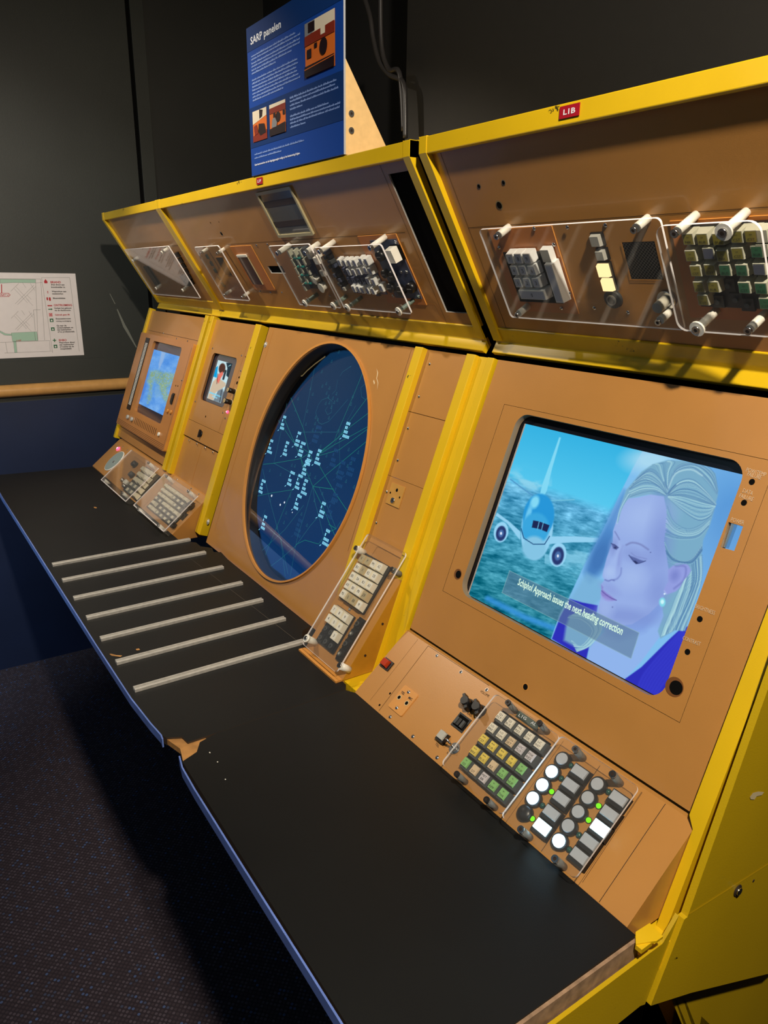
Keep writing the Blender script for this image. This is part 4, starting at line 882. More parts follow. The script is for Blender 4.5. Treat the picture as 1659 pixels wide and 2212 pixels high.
b.taper(q[0] - .0095, q[0] + .006, q[1] - .0065, q[1] + .0070, .0025, .0085, .0012, mat('red_rocker', RGB(176, 50, 18), .25, coat=.4)); b.build('red_rocker_switch', LP, con_r)

# --- 25-key call block with its cover
KW = mat('call_key_body', RGB(58, 64, 68), .4, noise=.06)
LBL = {'W': mat('label_white', RGB(240, 234, 218), .4), 'B': mat('label_beige', RGB(226, 200, 164), .4), 'L': mat('label_lilac', RGB(214, 208, 214), .4), 'Y': mat('label_yellow', RGB(238, 212, 90), .4), 'G': mat('label_green', RGB(140, 200, 118), .4)}
base = LP.rect(kO(800, 300), kO(1390, 700), kO(860, 1440), kO(305, 960)); 
b = MB(); b.plate(rrect(base[0] + .001, base[1] - .001, base[2], base[3], .001), [], .0012, .0012, BLACKM, back=True); kp = b.build('keypad', LP, con_r)
c00, c04, c40, c44 = [LP.at(kO(*p), .0105) for p in ((780, 372), (1241, 705), (364, 924), (806, 1298))]
rows = ('WWWWW', 'WWBLL', 'YYYYG', 'YYBGG', 'GBLGG')
txt = (('Q1', 'EST'), ('Q2', 'BUS'), ('MIL', 'RES'), ('LC', 'EOK'), ('LC', 'WAT'), ('LO', 'BRE'), ('LO', 'DOM'), ('LOV', 'SET'), ('LOC', 'FLO'), ('FIX', 'RES'), ('**', 'CST'), ('**', 'RUR'), ('**', 'NIK'), ('*', 'LOK'), ('*', 'NUP'), ('**', 'BRE'), ('**', 'BUS'), ('', 'BZ'), ('*', 'HLD'), ('*', 'NUP'), ('*', 'GO'), ('', 'DT'), ('MET', 'BR'), ('*', 'APP'), ('*', 'TWR'))
for r in range(5):
    for c_ in range(5):
        a = mid(c00, c04, c_ / 4); d = mid(c40, c44, c_ / 4); q = mid(a, d, r / 4); L = LBL[rows[r][c_]]
        b = MB(); b.taper(-.0075, .0112, -.0095, .0078, .0012, .0085, .0008, KW); b.taper(-.0062, .0056, -.0062, .0066, .0085, .0110, .0006, L, top=L)
        t1, t2 = txt[r * 5 + c_]
        if t1: b.text(t1, -.0005, .0008, .0030, INK, .0112, al='c', wid=min(.0030 * len(t1), .0090))
        b.text(t2, -.0005, -.0042, .0032, INK, .0112, al='c', wid=.0030 * len(t2))
        W = Plane(LP.M @ Vector((q[0], q[1], 0)), LP.U, LP.V); b.build('key', W, kp)
r1_ = LP.rect(kO(700, 100), kO(1490, 600), kO(820, 1585), kO(110, 960), .022)
r2_ = LP.rect(kP(630, 130), kP(1450, 680), kP(820, 1690), kP(40, 1010), .022)
ST_D = {'d': Proto('standoff', mk_standoff(.022, .0042, GREYST, head=BLACK, hr=.0042)), 'c': Proto('standoff', mk_standoff(.022, .0048, GREYST, hr=.0046))}
b = MB(); q = [LP.at(kO(*p)) for p in ((1010, 305), (1245, 470), (1215, 560), (965, 375))]; b.prism(q, 0, .0012, mat('green_label_holder', RGB(52, 70, 62), .35))
legend(b, LP, kO, 'L1G', (992, 372), (1085, 425), .0040, WPRINT, .0015); legend(b, LP, kO, 'AL', (1142, 462), (1200, 496), .0040, WPRINT, .0015); b.build('label_holder', LP, con_r)
cover(con_r, LP, r1_, .022, [('d', kO(*p)) for p in ((885, 225), (1262, 470), (275, 1078), (630, 1385))], ST_D)

# --- lit push-button block
joint(LP.at(kP(1055, 460)), LP.at(kP(435, 1365)), .0007); joint(LP.at(kP(1500, 740)), LP.at(kP(870, 1690)), .0005); joint(LP.at(kP(670, 200)), LP.at(kP(60, 1060)), .0004)
def rbutton(lens):
    def f():
        b = MB(); b.cyl(0, 0, .0108, 0, .006, BLACK, 28, r1=.0102); b.cyl(0, 0, .0078, .006, .0082, lens, 28, r1=.0074); return b
    return f
def darkr():
    b = MB(); b.cyl(0, 0, .0108, 0, .004, BLACK, 28); b.dome(0, 0, .0098, .004, .005, BLACK, 24, 5); return b
PB = {'g': Proto('round_button', rbutton(GLENS)), 'l': Proto('round_button', rbutton(LITR)), 'd': Proto('round_button', darkr), 'G': Proto('square_button', sqbutton(GLENS, .0102, .0062, .0132, .0100)), 'L': Proto('square_button', sqbutton(LITW, .0102, .0066, .0132, .0100))}
def led(m):
    def f():
        b = MB(); b.cyl(0, 0, .0040, 0, .0012, BLACK, 16); b.dome(0, 0, .0033, .0012, .0028, m, 14, 4); return b
    return f
LEDG = Proto('indicator_lamp', led(emit('lit_green_lamp', RGB(120, 230, 20), 1.4))); LEDD = Proto('indicator_lamp', led(mat('dark_green_lamp', RGB(12, 78, 70), .2, coat=.5)))
for p, k_ in (((650, 382), 'g'), ((540, 515), 'l'), ((440, 655), 'l'), ((340, 795), 'l'), ((245, 942), 'd'), ((1022, 648), 'g'), ((922, 792), 'g'), ((820, 940), 'g'), ((714, 1088), 'g'), ((615, 1245), 'l')):
    q = LP.at(kP(*p), .008); PB[k_].put(LP, q[0], q[1], 0, con_r)
for p, k_ in (((835, 518), 'G'), ((738, 657), 'G'), ((642, 800), 'G'), ((537, 950), 'G'), ((438, 1098), 'L'), ((1243, 798), 'G'), ((1148, 957), 'G'), ((1048, 1110), 'L'), ((935, 1255), 'G'), ((830, 1405), 'G')):
    q = LP.at(kP(*p), .0085); PB[k_].put(LP, q[0], q[1] - .0016, 0, con_r)
for p, k_ in (((743, 452), 0), ((643, 590), 0), ((543, 730), 1), ((443, 875), 0), ((340, 1015), 1), ((1140, 732), 0), ((1038, 880), 1), ((932, 1030), 1), ((829, 1187), 0), ((727, 1340), 0)):
    q = LP.at(kP(*p), .002); (LEDG if k_ else LEDD).put(LP, q[0], q[1], 0, con_r)
cover(con_r, LP, r2_, .022, [('c', kP(*p)) for p in ((808, 300), (1200, 565), (235, 1145), (595, 1455))], ST_D)

# --- overhanging upper panel
b = MB(); b.plate([(-1.3840 * S, -.006), (-.560 * S, -.006), (-.560 * S, .442 * S), (-1.3840 * S, .442 * S)], [], 0, .003, ORANGE, GROOVE)
for p in ((1035, 402), (1088, 394)): q = UP.at(p); hole(b, q[0], q[1], .0026, rim=mat('zinc_rim', RGB(120, 118, 112), .5))
q = UP.at((1079, 443)); hole(b, q[0], q[1], .0048, rim=mat('chipped_rim', RGB(150, 130, 90), .5))
jl = UP.at((972, 385)); jb = UP.at(kF(435, 1000)); b.line((jl[0], .43 * S), (jl[0], 0), .0006, .0003, GROOVE)
ph = UP.at(kF(1000, 130))[1]; b.line((jl[0], ph), (-.56 * S, ph), .0007, .0003, GROOVE)
b.build('upper_panel', UP, con_r)
fp = UP.rect(kF(735, 205), kF(1030, 190), kF(1190, 900), kF(930, 850))
RSUB = mat('orange_subpanel', RGB(198, 122, 58), .34, coat=.25, noise=.05)
e1 = UP.rect(kF(235, 200), kF(735, 185), kF(935, 870), kF(425, 885))
b = MB(); b.box(e1[0], e1[1], e1[2], e1[3], 0, .0014, RSUB, side=ORANGE_E); b.build('instrument_plate', UP, con_r)
for p in ((305, 350), (590, 195), (750, 325), (860, 185), (875, 720), (810, 845), (1070, 850), (1345, 885), (1160, 175)):
    q = UP.at(kF(*p)); P_screw.put(UP, q[0], q[1], .0022 if p[0] < 900 else 0, con_r)
NKEY = mat('numeric_key_plastic', RGB(240, 242, 240), .35)
def tallkey(w_, h_, z_, m=NKEY, top=None, ins=.0022, base=None):
    def f():
        b = MB(); b.taper(-w_, w_, -h_, h_, 0, z_, ins, m, top=top or m); b.taper(-w_ + ins + .0008, w_ - ins - .0008, -h_ + ins + .0008, h_ - ins - .0008, z_, z_ - .0004, .0006, m, top=mat('key_face', RGB(150, 158, 176), .5) if 0 else m); return b
    return f
q4 = UP.rect(kF(360, 400), kF(660, 400), kF(830, 790), kF(460, 790), .002)
b = MB(); b.box(q4[0] - .002, q4[1] + .002, q4[2] - .002, q4[3] + .002, .0022, .0034, BLACKM); nk = b.build('keypad', UP, con_r)
FH = .016
def numkey(txt_, p, w_=.0082, h_=.0086, nm='key', k=kF, par=nk, m=NKEY, hgt=FH):
    q = UP.at(k(*p), hgt); b = MB(); b.taper(-w_, w_, -h_, h_, .0030, hgt, .0018, m)
    b.poly(rrect(-w_ + .003, w_ - .003, -h_ + .003, h_ - .003, .0018), hgt + .0002, mat_face)
    if txt_: b.text(txt_, 0, -.0026, .0054, INK, hgt + .0005, al='c')
    return b.build(nm, Plane(UP.M @ Vector((q[0], q[1], 0)), UP.U, UP.V), par)
mat_face = mat('dished_key_face', RGB(196, 204, 222), .45)
for i, row in enumerate((((382, 452), (450, 450), (520, 450)), ((417, 546), (487, 546), (560, 546)), ((447, 646), (522, 646), (596, 646)))):
    for j, p in enumerate(row): numkey(str(7 - 3 * i + j), p, .0078, .0086)
numkey('0', (563, 745), .0262, .0086); 
q = UP.at(kF(742, 655), FH); b = MB(); b.taper(-.0086, .0086, -.0300, .0300, .003, FH, .0018, NKEY); b.poly(rrect(-.0052, .0052, -.0262, .0262, .002), FH + .0002, mat_face); b.build('key', Plane(UP.M @ Vector((q[0], q[1], 0)), UP.U, UP.V), nk)
q = UP.at(kF(672, 428), .012); b = MB(); b.taper(-.0088, .0088, -.0100, .0100, .003, .012, .0014, NKEY, top=GREYKEY); b.build('key', Plane(UP.M @ Vector((q[0], q[1], 0)), UP.U, UP.V), nk)
LITY = emit('lit_warm_lens', (1.0, 0.72, 0.34, 1), 1.6)
for p, m_, s_ in (((1075, 308), GREYKEY, .0074), ((1116, 426), GREYKEY, .0066), ((1138, 552), LITY, .0086), ((1172, 668), LITY, .0084)):
    q = UP.at(kF(*p), .007); b = MB(); b.box(-s_ - .0012, s_ + .0025, -s_ - .001, s_ + .0015, 0, .003, BLACK); b.taper(-s_, s_, -s_, s_, .003, .008, .001, m_); b.build('push_button', Plane(UP.M @ Vector((q[0], q[1], 0)), UP.U, UP.V), con_r)
q = UP.at(kF(1215, 782), .004); b = MB(); b.cyl(0, 0, .0135, 0, .0045, DGREY, 28, r1=.0125); b.cyl(0, 0, .0070, .0045, .0065, GREYKEY, 20); b.cyl(0, 0, .0052, .0065, .0068, DGREY, 20); b.build('key_lock', Plane(UP.M @ Vector((q[0], q[1], 0)), UP.U, UP.V), con_r)
gr = UP.rect(kF(1300, 315), kF(1560, 305), kF(1633, 620), kF(1368, 615))
b = MB(); b.box(gr[0], gr[1], gr[2], gr[3], 0, .0004, BLACKM)
n_ = 11
for i in range(-n_, n_ + 1):
    for sgn in (1, -1):
        st_ = (gr[1] - gr[0]) / n_ * 1.15; cxm, cym = (gr[0] + gr[1]) / 2 + i * st_, (gr[2] + gr[3]) / 2; L = []
        for t in np.linspace(-.05, .05, 81):
            x_, y_ = cxm + t, cym + sgn * t * 1.0
            if gr[0] < x_ < gr[1] and gr[2] < y_ < gr[3]: L.append((x_, y_))
        if len(L) > 1: b.line(L[0], L[-1], .0005, .0008 + .0002 * (sgn > 0), GRILLE)
for (x0, y0, x1, y1) in ((gr[0], gr[2], gr[1], gr[2]), (gr[0], gr[2], gr[0], gr[3])): b.line((x0, y0), (x1, y1), .0016, .001, ORANGE_E)
b.build('speaker_grille', UP, con_r)
q = UP.at(kG(390, 1310), .010); b = MB(); b.cyl(0, 0, .0125, 0, .0035, CHROME, 28, r1=.012); b.cyl(0, 0, .0075, .0035, .020, mat('clear_knob', RGB(190, 186, 170), .15, coat=.5), 24, r1=.0068, top=GREYKEY); b.build('rotary_knob', Plane(UP.M @ Vector((q[0], q[1], 0)), UP.U, UP.V), con_r)
ST_U = {'n': Proto('standoff', mk_standoff(.022, .0052, NYLON, hr=.0042)), 'g': Proto('standoff', mk_standoff(.030, .0050, NYLON, hr=.0046)), 'w': Proto('standoff', mk_standoff(.030, .0050, NYLON, washer=.0088, hr=.0046)), 's': Proto('standoff', mk_standoff(.019, .0040, GREYST, hr=.0042))}
rF = UP.rect(kF(140, 180), kF(1650, 135), kF(1800, 1050), kF(380, 895), .022)
cover(con_r, UP, rF, .022, [('n', kF(288, 258)), ('n', kF(1408, 200)), ('n', kF(455, 895)), ('n', kG(365, 1510))], ST_U)
# second upper block: call keys with olive and green labels
b = MB(); kb_ = UP.rect(kG(530, 500), kG(1700, 400), kG(1900, 1400), kG(770, 1340), .004)
e2 = UP.rect(kG(490, 310), kG(1650, 250), kG(1700, 1500), kG(735, 1480)); 
b.box(e2[0], -.585 * S, e2[2], e2[3], 0, .0014, RSUB, side=ORANGE_E); b.build('instrument_plate', UP, con_r)
k_ul, k_ur, k_ll, k_lr = UP.at(kG(640, 400), .006), UP.at(kG(1640, 380), .006), UP.at(kG(820, 1330), .006), UP.at(kG(1850, 1400), .006)
b = MB(); b.box(k_ul[0] + .002, -.592 * S, k_ll[1] - .001, k_ul[1] + .002, .0022, .006, BLACK); ck = b.build('keypad', UP, con_r)
OL = mat('label_olive', RGB(148, 140, 56), .4); GN = mat('label_sea_green', RGB(56, 118, 84), .4); GL = mat('label_slate', RGB(96, 102, 122), .4); CLK = mat('clear_key_body', RGB(190, 190, 170), .25, coat=.4)
for p, m_ in (((700, 540), OL), ((870, 540), OL), ((1060, 540), OL), ((1280, 512), OL), ((1455, 505), OL), ((730, 740), OL), ((945, 712), GL), ((1110, 740), OL), ((1292, 712), OL), ((1525, 690), GN), ((790, 920), OL), ((962, 908), OL), ((1142, 912), GN), ((1342, 912), GN), ((1552, 900), GL), ((830, 1112), OL), ((1002, 1112), OL), ((1372, 1122), GN), ((1575, 1130), GN), ((878, 1270), OL), ((1625, 1312), GN)):
    q = UP.at(kG(*p), .017); b = MB(); b.taper(-.0085, .0085, -.0085, .0085, .006, .017, .0022, CLK); b.poly(rrect(-.0056, .0056, -.0056, .0056, .0008), .0173, m_)
    if m_ is not GL: b.text('**', 0, .0004, .0026, INK, .0175, al='c'); b.text(random.choice(('CST', 'RUR', 'NIK', 'BUS')), 0, -.0042, .0028, INK, .0175, al='c', wid=.008)
    b.build('key', Plane(UP.M @ Vector((q[0], q[1], 0)), UP.U, UP.V), ck)
for p in ((1190, 1085), (1060, 1280), (1280, 1255), (1420, 1320), (1640, 450), (1650, 620)):
    q = UP.at(kG(*p), .008); b = MB(); b.box(-.0075, .0075, -.0075, .0075, .006, .009, BLACK); b.cyl(0, 0, .003, .009, .011, DGREY, 12)
    if p[0] > 1600: b.taper(-.008, .008, -.0085, .0085, .006, .017, .002, CLK)
    b.build('key', Plane(UP.M @ Vector((q[0], q[1], 0)), UP.U, UP.V), ck)
rG = UP.rect(kG(298, 400), kG(1545, 320), kG(1720, 1700), kG(660, 1640), .034)
gu = [UP.at(kG(*p), .034) for p in ((298, 430), (620, 1590), (1600, 600), (1650, 1000))]
rG = ((gu[0][0] + gu[1][0]) / 2, (gu[2][0] + gu[3][0]) / 2 + .002, (UP.at(kG(900, 1640), .034)[1] + UP.at(kG(1600, 1690), .034)[1]) / 2, (UP.at(kG(500, 350), .034)[1] + UP.at(kG(1400, 315), .034)[1]) / 2)
ST_G = {'g': Proto('standoff', mk_standoff(.034, .0050, NYLON, hr=.0048)), 'w': Proto('standoff', mk_standoff(.034, .0050, NYLON, washer=.0092, hr=.0048))}
cover(con_r, UP, rG, .034, [('g', kG(565, 445)), ('w', kG(1160, 420)), ('w', kG(838, 1585)), ('g', kG(1445, 1610))], ST_G, rr=.012)

# ================================================================== MIDDLE CONSOLE
def PO(plane, q): return Plane(plane.M @ Vector((q[0], q[1], 0)), plane.U, plane.V)
EU, EV, EA, EB = -2.1594 * S, .2869 * S, .3644 * S, .4078 * S
b = MB(); pb0, pb1 = -2.6905 * S, -1.7130 * S
b.plate([(pb0, -.165 * S), (pb1, -.165 * S), (pb1, .7205 * S), (pb0, .7205 * S)], [ell(EU, EV, EA, EB, 96)], 0, .004, ORANGE, GROOVE, mat('scope_recess', RGB(92, 66, 40), .5))
cI1, cI2 = MP.at(kI(1500, 0)), MP.at(kI(790, 2212)); b.line((-2.650 * S, .715 * S), (-2.650 * S, -.10 * S), .0012, .0004, ORANGE_E); b.line((-1.745 * S, .715 * S), (-1.745 * S, .1 * S), .0006, .0004, GROOVE)
for pts in ([(1285, 310), (1300, 350), (1290, 400), (1302, 440), (1290, 505), (1296, 440), (1284, 400), (1292, 350)], [(1262, 410), (1272, 440), (1264, 455), (1256, 425)]):
    b.poly([MP.at(kK(*p)) for p in pts], .0005, mat('bare_scratch', RGB(232, 206, 160), .6))
b.build('scope_panel', MP, con_m)
b = MB(); b.plate(ell(EU - .002, EV, EA + .006, EB + .005, 96), [ell(EU, EV, EA + .0005, EB + .0005, 96)], .0045, .0045, ORANGE_E, ORANGE_E, ORANGE_E); b.build('scope_rim', MP, con_m)
for k, p in ((kI, (1375, 195)), (kT, (340, 330)), (kJ, (1595, 1195))):
    q = MP.at(k(*p)); b = MB(); b.cyl(0, 0, .0075, 0, .0012, ALU, 18); b.dome(0, 0, .0052, .0012, .003, ALU, 16, 4); b.build('fixing_bolt', PO(MP, q), con_m)
SDM = -.034
b = MB(); b.plate(ell(EU, EV, EA + .012, EB + .012, 72), [ell(EU, EV, EA + .0005, EB + .0005, 72)], -.004, .029, BLACKM, BLACKM, mat('scope_tunnel', RGB(34, 30, 26), .45)); b.build('scope_tunnel', MP, con_m)
cr_ = (EU - EA - .02, EU + EA + .09, EV - EB - .02, EV + EB + .03)
c = Canvas(MP, cr_, SDM, 200, 230, kK); c.C[:] = (2, 3, 5)
BL = [(1000, 150), (880, 172), (800, 240), (720, 330), (620, 450), (530, 572), (470, 680), (420, 770), (370, 900), (310, 1040), (270, 1165), (235, 1300), (215, 1450), (215, 1560), (232, 1670), (270, 1860), (350, 2060), (480, 2170), (700, 2300), (1100, 2200), (1500, 1400), (1450, 600), (1200, 170)]
tt = np.clip((c.Y - 200) / 1900, 0, 1)[..., None]; blue = np.array((16, 52, 86.)) * (1 - tt) + np.array((14, 54, 104.)) * tt
a = np.clip(.5 - c.sdf(BL) / 8, 0, 1)[..., None]; c.C = c.C * (1 - a) + blue * a
scope = c.mesh('radar_display', con_m, PIC)
TEAL = emit('radar_teal', RGB(28, 128, 118), 1.0); TEALD = emit('radar_dim_teal', RGB(40, 112, 128), 1.0); LBLC = emit('radar_label', RGB(140, 222, 250), 1.15); GHO = emit('radar_ghost', RGB(26, 72, 118), 1.0); GLINT = emit('painted_lamp_glints', RGB(225, 240, 250), 1.2)
b = MB(); WD = SDM + .0006
def rq(x, y): return MP.at(kK(x, y), WD)
def inside(q): return ((q[0] - EU) / (EA + .06)) ** 2 + ((q[1] - EV) / (EB + .02)) ** 2 < 1
for L, m, wd in (([(735, 310), (700, 490), (630, 830)], TEALD, .0009), ([(525, 570), (570, 680), (635, 840), (690, 1060), (720, 1130)], TEAL, .0012), ([(490, 620), (465, 750), (405, 1020), (375, 1150)], TEALD, .0009), ([(280, 1160), (375, 1150), (610, 1110), (690, 1060)], TEAL, .0012),
                 ([(375, 1150), (560, 1250), (700, 1290)], TEALD, .0009), ([(465, 750), (550, 950), (615, 1110), (720, 1355)], TEAL, .0012), ([(415, 770), (545, 960), (690, 1060)], TEAL, .0010), ([(1165, 340), (1075, 560), (950, 850), (910, 950), (750, 1075)], TEAL, .0012), ([(1225, 540), (1030, 800), (960, 910), (780, 1060)], TEAL, .0012),
                 ([(1232, 690), (1060, 820), (865, 990), (750, 1080)], TEAL, .0011), ([(1232, 812), (1090, 890), (885, 1000), (750, 1085)], TEAL, .0011), ([(1200, 850), (955, 1030), (750, 1090)], TEAL, .0011), ([(1200, 850), (1200, 1005), (1220, 920)], TEALD, .0009), ([(1220, 935), (840, 1250), (720, 1355)], TEAL, .0012), ([(780, 1175), (900, 1385), (1030, 1580)], TEAL, .0012),
                 ([(720, 1355), (905, 1380)], TEAL, .0012), ([(720, 1355), (735, 1480), (780, 1650), (815, 1790)], TEALD, .0010), ([(720, 1355), (800, 1520), (870, 1690), (915, 1790)], TEAL, .0012), ([(720, 1355), (655, 1580), (590, 1780), (570, 1870), (520, 2150)], TEALD, .0010), ([(775, 1360), (860, 1560), (925, 1730), (970, 1660)], TEALD, .0009),
                 ([(230, 1440), (345, 1415), (535, 1385)], TEAL, .0010), ([(615, 1110), (640, 1240), (535, 1385), (500, 1470), (300, 1960)], TEAL, .0010), ([(275, 1200), (340, 1480), (405, 1720), (440, 1840), (500, 2130)], TEALD, .0010), ([(440, 1840), (475, 2150)], TEALD, .0010), ([(350, 2060), (430, 2000), (570, 1880), (700, 1700), (780, 1610)], TEALD, .0010),
                 ([(570, 1870), (650, 1830), (770, 1865), (850, 1765), (925, 1730)], TEAL, .0010), ([(925, 1730), (860, 1690)], TEAL, .0012), ([(240, 1950), (470, 1740), (640, 1520)], TEALD, .0009), ([(600, 875), (930, 875), (945, 850)], TEALD, .0008), ([(300, 1560), (255, 1660)], TEALD, .0008), ([(950, 850), (960, 1160), (935, 1235)], TEALD, .0006), ([(800, 1060), (900, 1000), (1100, 640)], TEALD, .0006),
                 ([(770, 630), (800, 590), (850, 570), (890, 600), (885, 700), (850, 720), (830, 680), (850, 650)], TEALD, .0007), ([(770, 630), (745, 700), (770, 790), (800, 805), (860, 780), (940, 690), (1030, 585)], TEALD, .0007), ([(960, 380), (985, 340), (1060, 290), (1050, 300)], TEALD, .0007), ([(940, 410), (925, 500), (890, 540)], TEALD, .0006), ([(1180, 450), (1145, 480), (1150, 560), (1190, 590)], TEALD, .0006)):
    for p, q in zip(L[:-1], L[1:]): b.line(rq(*p), rq(*q), wd, WD, m)
tri = ((950, 165), (887, 250), (800, 340), (840, 445), (805, 468), (868, 485), (843, 530), (930, 535), (860, 560), (898, 575), (938, 590), (835, 620), (868, 615), (910, 612), (720, 540), (590, 580), (672, 690), (745, 745), (765, 765), (862, 750), (1058, 628), (660, 805), (885, 655), (950, 865), (790, 1000), (1038, 1030), (1122, 1055), (842, 1085), (1060, 1150), (1028, 1175), (535, 1168), (562, 1175), (340, 1215), (435, 1250), (695, 1250), (742, 1275), (1015, 1310), (1085, 1360), (1140, 1255), (935, 1235), (485, 1590), (465, 1675), (668, 1700), (620, 1600), (520, 1440), (735, 1480), (805, 1420), (565, 680), (550, 950), (700, 490), (1075, 560), (740, 800), (755, 835), (720, 855), (795, 880), (345, 1478), (405, 1722), (440, 1838), (1170, 1160))
for p in tri:
    q = rq(*p); t_ = .0042; P3 = [(q[0] - t_ * .7, q[1] - t_ * .6), (q[0] + t_ * .7, q[1] - t_ * .6), (q[0], q[1] + t_)]
    for i in range(3): b.line(P3[i], P3[(i + 1) % 3], .0007, WD + .0001, TEALD)
R = random.Random(5)
def block(x, y, m, sc=1.0):
    q = rq(x, y); rowh = .0092 * sc
    for r, n in enumerate((3, 1, 3, 4)):
        vv = q[1] + (1.5 - r) * rowh; uu = q[0] - .014 * sc
        for k in range(n + (R.random() < .3)):
            cw = .0050 * sc; b.poly([(uu, vv), (uu + cw * .78, vv), (uu + cw * .78, vv + rowh * .68), (uu, vv + rowh * .68)], WD + .0002, m); uu += cw + .0004
    b.line((q[0] - .016 * sc, q[1] - 1.8 * rowh), (q[0] - .021 * sc, q[1] - 2.2 * rowh), .0016, WD + .0002, m)
for p in ((465, 805), (595, 950), (350, 1015), (490, 1035), (625, 1040), (775, 1110), (695, 1120), (660, 1205), (530, 1300), (600, 1330), (655, 1375), (275, 1370), (590, 1510), (295, 1690), (1028, 872), (812, 1580), (848, 1825)): block(p[0], p[1], LBLC)
for p in ((760, 910), (920, 1120), (1070, 1200), (980, 1230), (940, 1430), (890, 1580), (600, 1740)): block(p[0], p[1], GHO, 1.15)
for p, r in (((357, 1438), .0032), ((433, 1518), .0028), ((470, 1497), .0028), ((540, 1585), .0016), ((203, 1752), .0016)): q = rq(*p); b.poly(ell(q[0], q[1], r, r * .9, 12), WD + .0004, GLINT)  # lamp reflections painted as glowing white dots on the display
b.build('radar_symbols_and_glints', MP, con_m)
b = MB(); 
for p, q in (((575, 362), (625, 378)), ((625, 378), (670, 330)), ((670, 330), (740, 270)), ((740, 270), (830, 205))):
    b.line(MP.at(kK(*p), -.031), MP.at(kK(*q), -.031), .0035, -.031, mat_strip if 'mat_strip' in globals() else CREAM)
b.build('tape_strip', MP, con_m)
gv = MP.V * math.cos(GL_T) - MP.N * math.sin(GL_T)
GP = Plane(MP.O + MP.U * EU + MP.V * EV - MP.N * .0155, MP.U, gv)
b = MB(); b.plate(ell(0, 0, EA + .001, EB + .001, 72), [], 0, .001, GLASS, back=False); b.f = b.f[:70]; b.m = b.m[:70]; b.sm = b.sm[:70]
b.build('scope_glass', GP, con_m)

# --- narrow panel right of the scope
b = MB(); a0, a1 = -1.672 * S, -1.4830 * S
g1 = (MP.at(kT(355, 605))[1] + MP.at(kT(610, 668))[1]) / 2; g2 = (MP.at(kT(225, 1050))[1] + MP.at(kT(450, 1130))[1]) / 2; wtop = .172 * S
for v0_, v1_ in ((g1 + .0005, .7205 * S), (g2 + .0003, g1 - .0005), (-.14 * S, g2 - .0003)): b.box(a0, a1, v0_, v1_, -.003, 0, ORANGE)
b.build('side_strip_panel', MP, con_m)
screws(con_m, MP, kT, ((468, 273), (395, 495), (320, 712), (250, 930), (175, 1145), (104, 1357)))
jr = MP.rect(kT(212, 1082), kT(302, 1112), kT(264, 1257), kT(174, 1226)); b = MB(); b.box(jr[0], jr[1], jr[2], jr[3], 0, .0018, mat('jack_plate_enamel_pale', RGB(196, 146, 70), .4, noise=.08))
for p, r_ in (((250, 1135), .0032), ((205, 1152), .002), ((268, 1185), .002)): q = MP.at(kT(*p)); b.poly(ell(q[0], q[1], r_, n=14), .0020, BLACKM)
q = MP.at(kT(224, 1205)); b.cyl(q[0], q[1], .005, .0018, .004, CHROME, 14); b.cyl(q[0], q[1], .002, .004, .0042, GROOVE, 8); b.build('jack_plate', MP, con_m)

# --- keyboard wedge with white keys
wx0, wx1 = -1.657 * S, -1.4515 * S
b = MB(); b.prism([(.857 * S, 0), (1.0775 * S, .2926 * S), (1.12 * S, .2926 * S), (1.0 * S, -.01), (.857 * S, -.01)], wx0, wx1, ORANGE); b.build('keyboard_wedge', YZ, con_m, bevel=.001)
b = MB(); b.prism([(.857 * S, 0.0015), (1.0765 * S, .2916 * S), (1.10 * S, .2926 * S), (.99 * S, 0.001)], wx1, wx1 + .0012, mat('ochre_side_enamel', RGB(182, 128, 34), .4, coat=.2, noise=.06))
YW = Plane(U(0, 0, 0) + Vector((wx1 + .0012, 0, 0)), (0, 1, 0), (0, 0, 1))
for p in ((1222, 1230), (1000, 1635)): q = YW.at(kL(*p)); b.cyl(q[0], q[1], .0022, wx1 + .0012, wx1 + .0022, GROOVE, 10)
b.build('wedge_side', YZ, con_m)
b = MB(); q = [WT.at(kL(*p), 0) for p in ((190, 1600), (275, 1590), (690, 1965), (600, 1990))]; b.box(wx0, wx1, .838 * S, .8575 * S, 0, .0035, ORANGE_E); b.build('wedge_foot', WT, con_m)
KH = .013
W0_ = WP.at
lay = [(955, 392), (1028, 415), (1102, 452), (1176, 500)], [(895, 497), (965, 537), (1040, 582), (1112, 628)], [(833, 607), (903, 655), (975, 700), (1050, 742)], [(770, 730), (840, 780), (913, 820), (985, 862)], [(712, 842), (777, 887), (847, 940), (918, 985)]
codes = (('K', 'P', 'M1', 'A2'), ('B1', 'X', 'R2', 'D5'), ('B5', 'D4', 'K1', 'A3'), ('A10', 'B0', 'P0', 'J3'), ('M3', 'Q', 'E0', 'M'))
creams = {(0, 0), (0, 1), (1, 1), (3, 3), (4, 1), (4, 2)}
A_, B_ = WP.at(kL(955, 392), KH), WP.at(kL(1176, 500), KH); C_, D_ = WP.at(kL(712, 842), KH), WP.at(kL(918, 985), KH)
b = MB(); b.box(min(A_[0], C_[0]) - .010, max(B_[0], D_[0]) + .012, min(C_[1], D_[1]) - .010, max(A_[1], B_[1]) + .010, 0, .0035, BLACK); wk = b.build('keypad', WP, con_m)
KB = {0: mat('ivory_key', RGB(244, 238, 218), .38), 1: mat('yellowed_key', RGB(206, 184, 140), .4)}
KT = {0: mat('ivory_key_top', RGB(250, 247, 236), .35), 1: mat('yellowed_key_top', RGB(190, 176, 140), .4)}
